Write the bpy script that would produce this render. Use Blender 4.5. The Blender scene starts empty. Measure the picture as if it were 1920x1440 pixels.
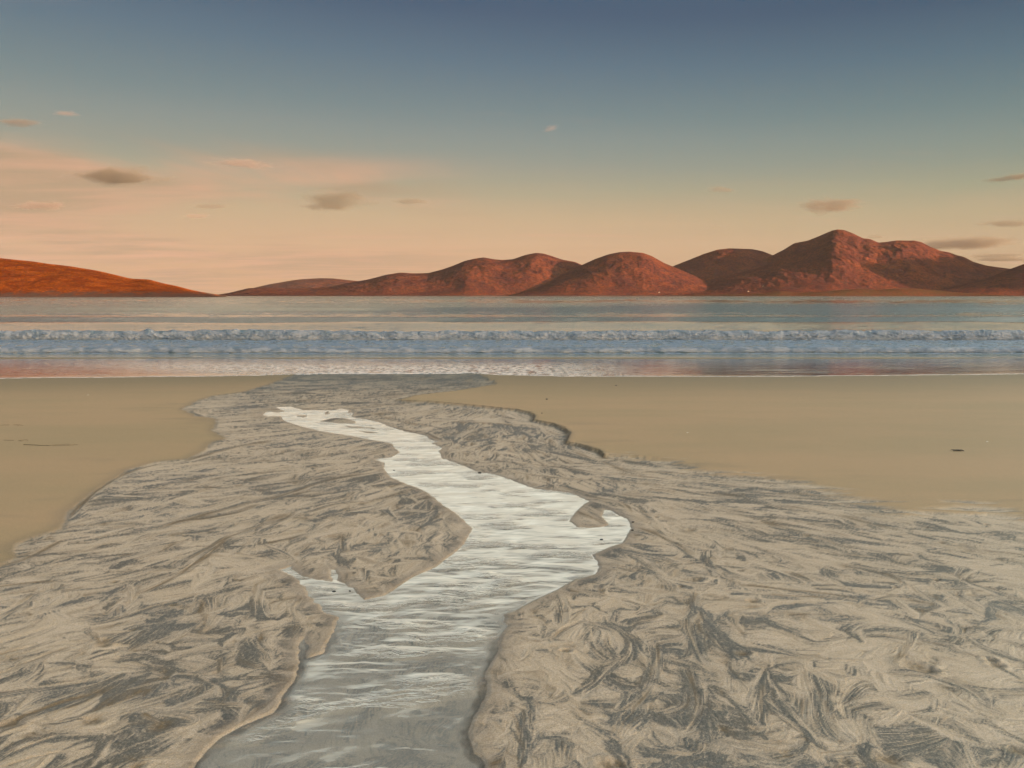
import bpy, math, random
import numpy as np
from math import radians, sin, cos, tan, atan, pi

random.seed(11)
rng = np.random.default_rng(11)
S = bpy.context.scene
COL = S.collection

# ------------------------------------------------------------------ camera
F = 1507.0                       # focal length in photograph pixels (1920 wide)
PITCH = atan(165.0 / F)          # camera looks slightly down, horizon at 555 px
CAM_Z = 1.6
SLOPE = 0.035                    # beach falls gently towards the sea
SEA_Z = -1.365
cam = bpy.data.objects.new("camera", bpy.data.cameras.new("camera"))
COL.objects.link(cam)
cam.location = (0, 0, CAM_Z)
cam.rotation_euler = (pi / 2 - PITCH, 0, 0)
cam.data.sensor_width = 36
cam.data.lens = 36 * F / 1920
cam.data.clip_start = 0.05
cam.data.clip_end = 90000
S.camera = cam

# ------------------------------------------------------------------ light
SUN_AZ = radians(60)             # behind the camera, round to the right
SUN_EL = radians(7.0)
sund = (sin(SUN_AZ) * cos(SUN_EL), -cos(SUN_AZ) * cos(SUN_EL), sin(SUN_EL))
sl = bpy.data.lights.new("sun", 'SUN')
sl.energy = 5.0
sl.angle = radians(0.5)
sl.color = (1.0, 0.50, 0.25)
sun = bpy.data.objects.new("sun", sl)
COL.objects.link(sun)
from mathutils import Vector
sun.rotation_euler = Vector(sund).to_track_quat('Z', 'Y').to_euler()

S.view_settings.view_transform = 'Standard'
S.view_settings.look = 'None'
S.view_settings.exposure = 2.9
S.view_settings.gamma = 1
S.view_settings.use_curve_mapping = False
S.cycles.use_denoising = True
S.cycles.max_bounces = 6
S.cycles.diffuse_bounces = 2
S.cycles.glossy_bounces = 3
S.cycles.transmission_bounces = 3
S.cycles.transparent_max_bounces = 12
S.cycles.volume_bounces = 0


def lin(r, g, b):
    f = lambda c: (c / 255 / 12.92) if c / 255 <= .04045 else ((c / 255 + .055) / 1.055) ** 2.4
    return (f(r), f(g), f(b), 1)


class NT:
    """small helper round a node tree"""
    def __init__(s, t):
        s.t = t
        t.nodes.clear()

    def n(s, typ, **kw):
        nd = s.t.nodes.new(typ)
        for k, v in kw.items():
            if k.startswith('i_'):
                nd.inputs[k[2:].replace('_', ' ')].default_value = v
            else:
                setattr(nd, k, v)
        return nd

    def l(s, a, b):
        s.t.links.new(a, b)

    def math(s, op, a, b=None, c=None, clamp=False):
        nd = s.n('ShaderNodeMath', operation=op, use_clamp=clamp)
        for i, v in enumerate((a, b, c)):
            if v is None:
                continue
            if isinstance(v, (int, float)):
                nd.inputs[i].default_value = v
            else:
                s.l(v, nd.inputs[i])
        return nd.outputs[0]

    def mix(s, fac, a, b, typ='MIX'):
        nd = s.n('ShaderNodeMix', data_type='RGBA', blend_type=typ)
        for sock, v in ((nd.inputs[0], fac), (nd.inputs[6], a), (nd.inputs[7], b)):
            if isinstance(v, (int, float, tuple)):
                sock.default_value = v
            else:
                s.l(v, sock)
        return nd.outputs[2]

    def mapr(s, v, a, b, c=0.0, d=1.0, smooth=True):
        nd = s.n('ShaderNodeMapRange')
        nd.interpolation_type = 'SMOOTHSTEP' if smooth else 'LINEAR'
        s.l(v, nd.inputs[0])
        for i, x in enumerate((a, b, c, d)):
            nd.inputs[1 + i].default_value = x
        return nd.outputs[0]

    def noise(s, vec, scale, detail=4, rough=.5, dist=0.0):
        nd = s.n('ShaderNodeTexNoise')
        nd.inputs['Scale'].default_value = scale
        nd.inputs['Detail'].default_value = detail
        nd.inputs['Roughness'].default_value = rough
        nd.inputs['Distortion'].default_value = dist
        if vec is not None:
            s.l(vec, nd.inputs['Vector'])
        return nd.outputs['Fac']

    def mapping(s, vec, scale=(1, 1, 1), rot=(0, 0, 0), loc=(0, 0, 0)):
        nd = s.n('ShaderNodeMapping')
        nd.inputs['Scale'].default_value = scale
        nd.inputs['Rotation'].default_value = rot
        nd.inputs['Location'].default_value = loc
        s.l(vec, nd.inputs['Vector'])
        return nd.outputs[0]

    def ramp(s, fac, stops):
        nd = s.n('ShaderNodeValToRGB')
        el = nd.color_ramp.elements
        while len(el) < len(stops):
            el.new(0.5)
        for e, (p, c) in zip(el, stops):
            e.position = p
            e.color = c
        s.l(fac, nd.inputs[0])
        return nd.outputs[0]


# ------------------------------------------------------------------ sky
W = bpy.data.worlds.new("World")
S.world = W
W.use_nodes = True
t = NT(W.node_tree)
tc = t.n('ShaderNodeTexCoord')
sep = t.n('ShaderNodeSeparateXYZ')
t.l(tc.outputs['Generated'], sep.inputs[0])
X_, Y_, Z_ = sep.outputs
zc = t.math('MAXIMUM', Z_, 0.0)
az = t.math('ARCTAN2', X_, Y_)                     # 0 straight ahead, + right


def elz(py):
    return sin(atan((720 - py) / F) - PITCH)


SKY = [(552, (200, 160, 119)), (500, (200, 163, 128)), (450, (198, 167, 133)), (400, (191, 169, 136)),
       (350, (168, 163, 138)), (300, (147, 153, 141)), (250, (134, 146, 142)), (200, (117, 136, 139)), (100, (92, 117, 133)),
       (0, (70, 95, 119))]
stops = [(max(0, elz(p)) / 1.0, lin(*c)) for p, c in SKY] + [(0.5, lin(62, 88, 114)), (0.75, lin(62, 88, 116)), (1.0, lin(62, 88, 116))]
# the gradient seems lower on the right: bend the height with azimuth
zz = t.math('MULTIPLY', zc, t.mapr(az, -0.7, 0.75, 0.95, 1.13))
base = t.ramp(zz, stops)
side = t.mapr(az, -0.15, 0.85, 0.0, 1.0)
base = t.mix(t.math('MULTIPLY', side, 0.5), base, (0.50, 0.78, 0.76, 1), 'MULTIPLY')
# thin veil of high cloud: plane-projected noise, so it streaks towards the horizon
inv = t.math('DIVIDE', 1.0, t.math('ADD', zc, 0.045))
cv = t.n('ShaderNodeCombineXYZ')
t.l(t.math('MULTIPLY', X_, inv), cv.inputs[0])
t.l(t.math('MULTIPLY', Y_, inv), cv.inputs[1])
n1 = t.noise(t.mapping(cv.outputs[0], (0.35, 0.30, 1), loc=(3.1, 1.3, 0)), 1.0, 6, .58, .4)
n2 = t.noise(t.mapping(cv.outputs[0], (0.40, 1.1, 1), loc=(7.1, 0.3, 0)), 1.0, 6, .62, .5)
veil = t.mapr(n1, 0.35, 0.58)
lowm = t.math('MULTIPLY', t.mapr(az, -0.22, 0.02, 1.0, 0.12), t.mapr(t.math('ADD', zz, t.math('MULTIPLY', n1, 0.05)), 0.165, 0.205, 1.0, 0.0))
vcol = t.mix(t.mapr(n2, .35, .65), lin(212, 166, 136), lin(170, 148, 120))
base = t.mix(t.math('MULTIPLY', t.math('MULTIPLY', veil, lowm), 0.85), base, vcol)
st = t.math('MULTIPLY', t.mapr(n2, .56, .70), t.mapr(zz, .0, .14, 0.6, 0.05))
base = t.mix(st, base, lin(214, 164, 138))
bg1 = t.n('ShaderNodeBackground', i_Strength=0.131)
t.l(base, bg1.inputs[0])
sky = t.n('ShaderNodeTexSky', sky_type='NISHITA', sun_disc=False)
sky.sun_elevation = SUN_EL
sky.sun_rotation = pi - SUN_AZ
sky.air_density = 1.7
sky.ozone_density = 1.0
sky.dust_density = 1.5
bg2 = t.n('ShaderNodeBackground', i_Strength=0.15)
t.l(sky.outputs[0], bg2.inputs[0])
dot = t.math('ADD', t.math('ADD', t.math('MULTIPLY', X_, sund[0]), t.math('MULTIPLY', Y_, sund[1])), t.math('MULTIPLY', Z_, 0.55))
mx = t.n('ShaderNodeMixShader')
t.l(t.mapr(dot, 0.17, 0.45), mx.inputs[0])
t.l(bg1.outputs[0], mx.inputs[1])
t.l(bg2.outputs[0], mx.inputs[2])
wo = t.n('ShaderNodeOutputWorld')
t.l(mx.outputs[0], wo.inputs[0])


# ------------------------------------------------------------------ numpy noise
def _hash(ix, iy, seed):
    h = (ix.astype(np.int64) * 374761393 + iy.astype(np.int64) * 668265263 + seed * 1274126177) & 0xffffffff
    h = ((h ^ (h >> 13)) * 1274126177) & 0xffffffff
    return h ^ (h >> 16)


def gn(x, y, seed=0):
    """gradient noise about -1..1"""
    ix = np.floor(x); iy = np.floor(y)
    fx = x - ix; fy = y - iy
    ux = fx * fx * fx * (fx * (fx * 6 - 15) + 10)
    uy = fy * fy * fy * (fy * (fy * 6 - 15) + 10)

    def g(dx, dy):
        h = _hash(ix + dx, iy + dy, seed)
        a = (h & 1023) * (2 * pi / 1024)
        return np.cos(a) * (fx - dx) + np.sin(a) * (fy - dy)
    a = g(0, 0); b = g(1, 0); c = g(0, 1); d = g(1, 1)
    r = a + (b - a) * ux
    return (r + ((c + (d - c) * ux) - r) * uy) * 1.5


def fbm(x, y, seed=0, o=4, lac=2.03, gain=.5):
    r = 0; a = 1; tot = 0
    for i in range(o):
        r = r + a * gn(x, y, seed + i * 17)
        tot += a
        x = x * lac + 7.3; y = y * lac - 3.1; a *= gain
    return r / tot * 1.3


def ridged(x, y, seed=0, o=4):
    r = 0; a = 1; tot = 0
    for i in range(o):
        r = r + a * (1 - np.abs(gn(x, y, seed + i * 13)) * 1.6)
        tot += a
        x = x * 2.07 + 3.7; y = y * 2.07 + 1.9; a *= .5
    return r / tot


def ss(a, b, x):
    k = np.clip((x - a) / (b - a), 0, 1)
    return k * k * (3 - 2 * k)


# ------------------------------------------------------------------ pixel <-> place
def ray(px, py):
    px = np.asarray(px, float); py = np.asarray(py, float)
    a = (px - 960); b = (720 - py)
    return a, F * cos(PITCH) + b * sin(PITCH), -F * sin(PITCH) + b * cos(PITCH)


def on_beach(px, py):
    a, b, c = ray(px, py)
    k = CAM_Z / (-c - SLOPE * b)
    return a * k, b * k


def beach_poly(pts):
    return [tuple(float(v) for v in on_beach(*p)) for p in pts]


def at_dist(px, py, d):
    a, b, c = ray(px, py)
    k = d / b
    return a * k, b * k, CAM_Z + c * k


def seg_dist(X, Y, pts, closed=False):
    """distance to a polyline"""
    D = np.full(X.shape, 1e9)
    n = len(pts)
    for i in range(n if closed else n - 1):
        ax, ay = pts[i]; bx, by = pts[(i + 1) % n]
        dx, dy = bx - ax, by - ay
        L2 = dx * dx + dy * dy + 1e-12
        k = np.clip(((X - ax) * dx + (Y - ay) * dy) / L2, 0, 1)
        D = np.minimum(D, (X - ax - k * dx) ** 2 + (Y - ay - k * dy) ** 2)
    return np.sqrt(D)


def inside(X, Y, pts):
    r = np.zeros(X.shape, bool)
    n = len(pts)
    for i in range(n):
        ax, ay = pts[i]; bx, by = pts[(i + 1) % n]
        if ay == by:
            continue
        c = ((ay > Y) != (by > Y)) & (X < (bx - ax) * (Y - ay) / (by - ay) + ax)
        r ^= c
    return r


def sdf(X, Y, pts):
    d = seg_dist(X, Y, pts, True)
    return np.where(inside(X, Y, pts), -d, d)


# ------------------------------------------------------------------ mesh helpers
def tag(o, label=None, cat=None, group=None, kind=None):
    if label: o['label'] = label
    if cat: o['category'] = cat
    if group: o['group'] = group
    if kind: o['kind'] = kind
    return o


def link(name, me, mat, parent=None):
    o = bpy.data.objects.new(name, me)
    COL.objects.link(o)
    if mat: me.materials.append(mat)
    if parent: o.parent = parent
    return o


def grid_mesh(name, X, Y, Z, attrs=None, keep=None):
    nr, nc = X.shape
    co = np.stack([X, Y, Z], -1).reshape(-1, 3).astype(np.float32)
    i = np.arange(nr * nc).reshape(nr, nc)
    q = np.stack([i[:-1, :-1], i[:-1, 1:], i[1:, 1:], i[1:, :-1]], -1).reshape(-1, 4)
    if keep is not None:
        kv = keep.reshape(-1)
        q = q[kv[q].any(1)]
        used = np.unique(q)
        re = np.full(nr * nc, -1); re[used] = np.arange(len(used))
        q = re[q]; co = co[used]
    else:
        used = slice(None)
    me = bpy.data.meshes.new(name)
    me.vertices.add(len(co)); me.vertices.foreach_set('co', co.ravel())
    me.loops.add(q.size); me.loops.foreach_set('vertex_index', q.ravel().astype(np.int32))
    me.polygons.add(len(q)); me.polygons.foreach_set('loop_start', (np.arange(len(q)) * 4).astype(np.int32))
    me.update(calc_edges=True)
    me.polygons.foreach_set('use_smooth', np.ones(len(q), bool))
    for k, v in (attrs or {}).items():
        a = me.attributes.new(k, 'FLOAT', 'POINT')
        a.data.foreach_set('value', v.reshape(-1)[used].astype(np.float32))
    me.update()
    return me


def material(name):
    m = bpy.data.materials.new(name)
    m.use_nodes = True
    return m, NT(m.node_tree)


def attr(t, name):
    return t.n('ShaderNodeAttribute', attribute_name=name).outputs['Fac']


def principled(t, **kw):
    p = t.n('ShaderNodeBsdfPrincipled')
    for k, v in kw.items():
        sock = p.inputs[k.replace('_', ' ')]
        if isinstance(v, (int, float, tuple)):
            sock.default_value = v
        else:
            t.l(v, sock)
    return p


def out(t, sh, vol=False):
    o = t.n('ShaderNodeOutputMaterial')
    t.l(sh, o.inputs['Volume' if vol else 'Surface'])


def bump(t, h, strength, dist, normal=None):
    b = t.n('ShaderNodeBump', i_Distance=dist)
    if isinstance(strength, (int, float)):
        b.inputs['Strength'].default_value = strength
    else:
        t.l(strength, b.inputs['Strength'])
    t.l(h, b.inputs['Height'])
    if normal is not None: t.l(normal, b.inputs['Normal'])
    return b.outputs[0]


# ================================================================== LARGE STRUCTURE
# ------------------------------------------------------------------ hills
def hill_material(name, c1, c2, c3, scale):
    m, t = material(name)
    g = t.n('ShaderNodeNewGeometry').outputs['Position']
    a = t.noise(t.mapping(g, (1, 1, 2.2)), 1 / (240 * scale), 6, .62, .6)
    b = t.noise(t.mapping(g, (1, 1, 3.0)), 1 / (60 * scale), 5, .7, .4)
    c = t.noise(t.mapping(g, (1, 1, 2)), 1 / (26 * scale), 6, .75, .3)
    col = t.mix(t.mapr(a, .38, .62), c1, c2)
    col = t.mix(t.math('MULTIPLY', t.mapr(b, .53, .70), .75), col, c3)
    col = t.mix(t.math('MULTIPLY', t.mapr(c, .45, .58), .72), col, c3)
    rock = attr(t, 'rock')
    col = t.mix(t.math('MULTIPLY', rock, t.mapr(c, .30, .48)), col, (0.025, 0.02, 0.02, 1))
    h = t.math('ADD', b, t.math('MULTIPLY', c, .35))
    p = principled(t, Base_Color=col, Roughness=.95, Normal=bump(t, h, .9, 9 * scale))
    p.inputs['Specular IOR Level'].default_value = 0.0
    out(t, p.outputs[0])
    return m


M_ISLE = hill_material("moor_grass", (.098, .029, .0055, 1), (.060, .015, .004, 1), (.018, .009, .005, 1), .22)
M_HILL = hill_material("heather_moor", (.056, .0190, .0105, 1), (.031, .0112, .0105, 1), (.007, .0062, .0088, 1), 1.0)  # last tone: dark scrub and bluish slope shade put into the colour
M_FORE = hill_material("shore_grass", (.030, .020, .010, 1), (.045, .018, .010, 1), (.014, .012, .010, 1), .5)


def hill(name, label, prof, d, shore, mat, seed, relief=1.0, nx=420, ny=150, shape_pow=1.0, rockh=11.0, spur=650.0, bow=0.0):
    pts = np.array(prof, float)
    px = np.linspace(pts[0, 0], pts[-1, 0], nx)
    a, b, c = ray(px, np.interp(px, pts[:, 0], pts[:, 1]))
    azr = a / b
    z = CAM_Z + c / b * d
    # round off the traced corners
    k = np.array([1, 2, 3, 2, 1.]); k /= k.sum()
    zs = np.convolve(np.pad(z, 2, 'edge'), k, 'valid')
    z = zs - SEA_Z
    tt = np.concatenate([np.linspace(0, 1, ny), 1 + np.linspace(.03, .6, 24)])
    T = tt[:, None]
    A = azr[None, :]
    H = z[None, :]
    sh = shore + (d - shore) * .08 * gn(azr * 7, azr * 0 + seed, seed)[None, :]
    dr = d + bow * (fbm(azr * 9, azr * 0 + 3.3, seed + 5, 2)[None, :])
    Yg = sh + (dr - sh) * T
    Xg = A * Yg
    f = np.where(T <= 1, 1 - (1 - np.clip(T, 0, 1)) ** 1.35, 1 - ((T - 1) / .6) ** 2 * .9)
    f = f ** shape_pow
    env = np.clip(T * (1 - T) * 4, 0, 1) * (T < 1)
    big = fbm(Xg / spur + Yg / spur * .5, Yg / (spur * 1.1), seed, 3)
    med = ridged(Xg / (spur * .33) + Yg / spur * .8, Yg / (spur * .40), seed + 40, 4) - .45
    fine = fbm(Xg / (spur * .06), Yg / (spur * .08), seed + 80, 4)
    crest = np.clip(H / 60, 0, 1)
    Hh = H * dr / d
    Zg = Hh * f + env * relief * (Hh * .15 * big + Hh * .062 * med) + (env + .12) * relief * spur * .0085 * fine * crest * np.clip(T * 6, 0, 1)
    # never stand above the traced skyline
    lim = Hh * (Yg / dr) * .985
    Zg = np.where(T < .97, Zg - np.log1p(np.exp(np.clip((Zg - lim) / 6.0, -30, 30))) * 6.0, Zg)
    zm = SEA_Z + Zg - 1.0 * (T < .001) - (T > 1.55) * 10
    rock = ss(rockh * 1.3, rockh * .4, Zg + rockh * .7 * fbm(Xg / 25, Yg / 25, seed + 9, 2))
    me = grid_mesh(name, Xg, Yg + 0 * Xg, zm, {'rock': rock})
    o = link(name, me, mat)
    tag(o, label, None, None, 'structure')
    return o


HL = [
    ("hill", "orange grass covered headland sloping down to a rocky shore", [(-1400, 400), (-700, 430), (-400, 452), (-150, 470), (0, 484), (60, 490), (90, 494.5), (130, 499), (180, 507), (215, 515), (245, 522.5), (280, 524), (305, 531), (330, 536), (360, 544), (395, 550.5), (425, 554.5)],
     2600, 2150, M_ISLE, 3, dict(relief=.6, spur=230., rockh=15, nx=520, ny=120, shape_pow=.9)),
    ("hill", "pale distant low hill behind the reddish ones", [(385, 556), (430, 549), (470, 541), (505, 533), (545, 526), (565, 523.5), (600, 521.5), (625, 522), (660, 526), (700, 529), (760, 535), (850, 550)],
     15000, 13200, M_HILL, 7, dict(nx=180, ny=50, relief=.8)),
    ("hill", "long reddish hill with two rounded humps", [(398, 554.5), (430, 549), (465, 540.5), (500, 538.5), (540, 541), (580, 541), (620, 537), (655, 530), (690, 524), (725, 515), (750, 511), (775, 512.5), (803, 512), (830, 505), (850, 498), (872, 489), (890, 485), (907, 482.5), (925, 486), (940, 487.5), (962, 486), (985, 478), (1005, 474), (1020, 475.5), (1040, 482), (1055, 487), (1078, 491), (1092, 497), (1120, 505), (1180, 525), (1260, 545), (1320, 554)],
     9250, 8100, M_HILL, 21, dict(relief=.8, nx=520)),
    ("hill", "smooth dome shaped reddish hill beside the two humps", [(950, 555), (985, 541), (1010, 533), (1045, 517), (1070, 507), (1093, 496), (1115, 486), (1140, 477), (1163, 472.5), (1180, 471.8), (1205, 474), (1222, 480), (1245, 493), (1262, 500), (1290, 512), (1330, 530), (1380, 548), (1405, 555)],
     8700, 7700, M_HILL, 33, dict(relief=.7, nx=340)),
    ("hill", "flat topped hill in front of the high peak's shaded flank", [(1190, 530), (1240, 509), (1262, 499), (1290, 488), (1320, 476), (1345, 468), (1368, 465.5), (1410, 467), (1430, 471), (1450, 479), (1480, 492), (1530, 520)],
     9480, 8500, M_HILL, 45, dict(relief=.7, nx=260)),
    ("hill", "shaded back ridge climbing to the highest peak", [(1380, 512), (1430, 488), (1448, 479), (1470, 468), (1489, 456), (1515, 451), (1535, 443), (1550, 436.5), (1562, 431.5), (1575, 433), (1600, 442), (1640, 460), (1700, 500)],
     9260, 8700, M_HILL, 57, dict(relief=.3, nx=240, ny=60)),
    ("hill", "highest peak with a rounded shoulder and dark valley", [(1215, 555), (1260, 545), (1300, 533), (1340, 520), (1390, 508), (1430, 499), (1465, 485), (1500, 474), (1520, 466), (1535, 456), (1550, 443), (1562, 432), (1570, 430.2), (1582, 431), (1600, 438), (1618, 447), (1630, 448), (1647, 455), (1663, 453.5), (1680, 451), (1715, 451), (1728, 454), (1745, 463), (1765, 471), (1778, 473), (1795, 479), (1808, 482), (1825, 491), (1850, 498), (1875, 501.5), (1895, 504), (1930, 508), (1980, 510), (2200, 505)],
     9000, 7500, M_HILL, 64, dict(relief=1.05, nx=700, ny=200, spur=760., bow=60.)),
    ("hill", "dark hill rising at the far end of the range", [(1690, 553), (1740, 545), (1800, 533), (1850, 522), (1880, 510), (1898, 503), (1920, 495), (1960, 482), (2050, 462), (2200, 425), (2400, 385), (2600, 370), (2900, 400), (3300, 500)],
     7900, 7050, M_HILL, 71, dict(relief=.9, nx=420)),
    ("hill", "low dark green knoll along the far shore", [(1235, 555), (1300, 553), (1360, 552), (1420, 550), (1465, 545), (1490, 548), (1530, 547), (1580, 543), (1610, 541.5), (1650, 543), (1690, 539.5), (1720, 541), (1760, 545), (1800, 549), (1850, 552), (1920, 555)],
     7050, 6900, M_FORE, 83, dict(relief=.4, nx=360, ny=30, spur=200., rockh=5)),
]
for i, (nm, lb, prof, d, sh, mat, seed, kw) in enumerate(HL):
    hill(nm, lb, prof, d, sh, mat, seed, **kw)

# broad mountain inland of the far shore, outside the picture: its shade lies in the valley below the peak
qa = np.linspace(-2600, 2600, 120)[None, :]
qb = np.linspace(-1600, 1600, 70)[:, None]
cxm, cym = 9576., 5800.
Xm = cxm + sin(SUN_AZ) * qb + .5 * qa
Ym = cym - cos(SUN_AZ) * qb + .866 * qa
hm = 1090 * ss(1.0, .66, np.abs((qa + 50) / 1600.)) * np.exp(-(qb / 650.) ** 2) * (1 + .10 * fbm(Xm / 500, Ym / 500, 500, 4)) - 12
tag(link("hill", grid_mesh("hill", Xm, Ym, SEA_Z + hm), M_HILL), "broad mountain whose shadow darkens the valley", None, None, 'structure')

# high dune ridge inland of the camera: the real thing that keeps the beach in shade
sx, sy = sin(SUN_AZ), -cos(SUN_AZ)
uu = np.linspace(-420, 420, 170)[None, :]
vv = np.linspace(-60, 90, 60)[:, None]
Xd = sx * (150 + vv) + (-sy) * uu
Yd = sy * (150 + vv) + sx * uu
prof = np.exp(-((vv - 5) / 32.0) ** 2)
hd = (33 + 5 * fbm(uu / 60 + 0 * vv, vv / 60, 4, 4)) * prof + 1.5 * fbm(Xd / 9, Yd / 9, 8, 3) * prof - 1.5
hd = np.where(Yd > -6, hd * np.clip(1 - (Yd + 6) / 90 * 0, 0, 1), hd)
m_dune, t = material("marram_dune")
g = t.n('ShaderNodeNewGeometry').outputs['Position']
nn = t.noise(g, .25, 6, .7)
p = principled(t, Base_Color=t.mix(t.mapr(nn, .4, .6), (.10, .10, .04, 1), (.34, .28, .19, 1)), Roughness=.95)
out(t, p.outputs[0])
tag(link("dunes", grid_mesh("dunes", Xd, Yd, hd - SLOPE * np.clip(Yd, 0, 40)), m_dune), "grassy dune ridge behind the beach", None, None, 'structure')

# ------------------------------------------------------------------ the beach
P_ZONE = beach_poly([(470, 704), (560, 700), (500, 722), (455, 735), (400, 742), (370, 752), (342, 766), (372, 780), (405, 784), (402, 795), (398, 806), (412, 815), (422, 822), (400, 828), (380, 845),
                     (350, 860), (290, 866), (242, 880), (218, 895), (182, 915), (160, 935), (140, 950), (125, 962), (126, 972), (112, 991), (80, 1000), (32, 1018), (22, 1032), (36, 1042), (0, 1060), (-120, 1075), (-420, 1130), (-900, 1500), (-900, 2100), (2900, 2100), (2900, 1240), (2400, 1080),
                     (2100, 1010), (1920, 972), (1850, 948), (1780, 958), (1700, 962), (1640, 940), (1560, 915), (1440, 892), (1320, 882), (1240, 858), (1140, 852), (1134, 856), (1120, 845), (1095, 836), (1060, 829), (1066, 815), (1055, 803), (1030, 795), (998, 788), (1000, 777),
                     (960, 768), (900, 763), (870, 760), (800, 754), (740, 750), (780, 740), (860, 731), (930, 719), (900, 702), (800, 680), (560, 680)])
R1 = beach_poly([(738, 750), (800, 752), (870, 758), (900, 761), (960, 767), (990, 772), (999, 777), (997, 787), (1030, 793), (1055, 801), (1062, 809), (1067, 815), (1059, 826), (1062, 830), (1095, 836), (1120, 843), (1134, 856)])
P_STREAM = beach_poly([(491, 775), (502, 769), (520, 771), (535, 769), (515, 761), (546, 760), (567, 766), (600, 767), (626, 767), (640, 763), (655, 767), (652, 772), (664, 771), (658, 779), (684, 783), (713, 789), (728, 796), (757, 805), (801, 814), (804, 820), (823, 824), (808, 828), (832, 836), (823, 842), (830, 855), (866, 868), (896, 880), (932, 886), (969, 899), (1001, 911), (1041, 915), (1071, 919), (1107, 935), (1096, 940), (1078, 957), (1069, 972), (1085, 983), (1120, 983), (1140, 979), (1136, 972), (1127, 964), (1133, 950), (1147, 952), (1162, 961), (1178, 968), (1185, 984), (1175, 1000), (1168, 1012), (1143, 1020), (1113, 1033), (1126, 1056), (1117, 1070), (1078, 1080), (1046, 1098), (1000, 1119), (965, 1138), (944, 1144), (953, 1166), (937, 1187), (934, 1216), (912, 1250), (916, 1281), (912, 1300), (887, 1337), (881, 1369), (894, 1400), (919, 1438), (950, 1560), (980, 1700), (180, 1700), (290, 1520), (353, 1437), (378, 1403), (416, 1369), (456, 1347), (512, 1325), (525, 1297), (550, 1266), (559, 1244), (556, 1203), (569, 1187), (581, 1200), (575, 1225), (603, 1216), (616, 1187), (634, 1150), (612, 1141), (587, 1122), (575, 1100), (550, 1075), (522, 1062), (545, 1055), (562, 1070), (594, 1080), (622, 1083), (617, 1060), (631, 1062), (637, 1084), (659, 1094), (684, 1116), (719, 1109), (730, 1103), (772, 1075), (816, 1056), (853, 1028), (866, 1016), (885, 985), (866, 968), (859, 961), (830, 942), (801, 919), (783, 910), (750, 899), (728, 888), (719, 873), (721, 864), (699, 857), (732, 854), (750, 844), (739, 837), (735, 828), (699, 822), (651, 813), (604, 806), (567, 797), (531, 786), (527, 778), (502, 778)])
ISLETS = [beach_poly(q) for q in (
    [(600, 787), (625, 781), (645, 781), (668, 788), (662, 792), (630, 790)],
    [(555, 776), (575, 775), (572, 780), (560, 779)],
    [(610, 771), (616, 768), (618, 774), (609, 775)],
    [(668, 804), (705, 807), (714, 809), (690, 809)],
    [(640, 795), (700, 799), (706, 801), (660, 799)])]


def wet_edge_y(x):
    """where the thin swash ends, as distance y for each x"""
    ex = np.array([(-2500, 712), (-600, 713), (0, 709.5), (250, 707.5), (480, 704.5), (560, 702), (620, 700), (750, 700.5), (880, 699), (925, 703), (1020, 705), (1150, 706.5), (1500, 706), (1750, 703.5), (1920, 701.5), (2600, 699), (4000, 695)], float)
    wx, wy = on_beach(ex[:, 0], ex[:, 1])
    return np.interp(x, wx, wy)


def depth_of(y):
    return y * cos(PITCH) + (CAM_Z + SLOPE * y) * sin(PITCH)


# rows: fine in front of the camera, coarser towards and under the sea and behind the camera
_, yrows = on_beach(0 * np.arange(1660, 688, -1.5) + 960., np.arange(1660, 688, -1.5))
core = len(yrows)
yr = np.concatenate([[-420, -200, -90, -45, -25, -14, -8, -4, -2, -.6, .4, 1.0, 1.4, yrows[0] - .12], yrows, np.linspace(yrows[-1] + .8, 46, 24), [60, 90, 150]])
r0 = 14
ucore = np.arange(-.80, .80, 2.15 / F)
uc = np.concatenate([[-60, -25, -10, -5, -3, -2, -1.5, -1.2, -1.0, -.9, -.85], ucore, [.85, .9, 1.0, 1.2, 1.5, 2, 3, 5, 10, 25, 60]])
c0 = 11
dep = np.maximum(depth_of(yr), depth_of(yrows[0]))
GX = uc[None, :] * dep[:, None]
GY = np.broadcast_to(yr[:, None], GX.shape).copy()
X = GX[r0:r0 + core, c0:c0 + len(ucore)]
Y = GY[r0:r0 + core, c0:c0 + len(ucore)]
yv = Y[:, 0]
dv = depth_of(yv)
u0 = ucore[0]; du = ucore[1] - ucore[0]

wob = .035 * fbm(X * 2.6, Y * 2.0, 90, 3)
wob2 = .012 * fbm(X * 11, Y * 9, 91, 3) + .006 * np.clip(Y / 6, .6, 2) * fbm(X * 30, Y * 16, 92, 3)
farw = np.clip(Y / 9, .5, 2.2)
dz = sdf(X + wob * farw, Y + wob * farw * 1.6 + wob2, P_ZONE)       # <0 in the washed-out area
dst = sdf(X + wob2, Y + wob2 * 1.4, P_STREAM)
for q in ISLETS:
    dst = np.maximum(dst, -sdf(X + wob2, Y + wob2, q))
dR1 = seg_dist(X + wob2 * 2.5, Y + wob * .4, R1)
# edge is soft on the right, where the washed sand feathers out
pxs = 960 + F * X / dv[:, None]
soft = np.clip((pxs - 1120) / 60, 0, 1) * (Y < 10.5)
zone = ss(.03 + soft * .0, -.02 - soft * .0, dz)
zsoft = ss(.16, -.22, dz + .12 * fbm(X * 1.7, Y * 2.6, 95, 4) + .42 * fbm(X * .9, Y * 8 + X * 1.6, 96, 3))
zone = zone * (1 - soft) + zsoft * soft

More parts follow.
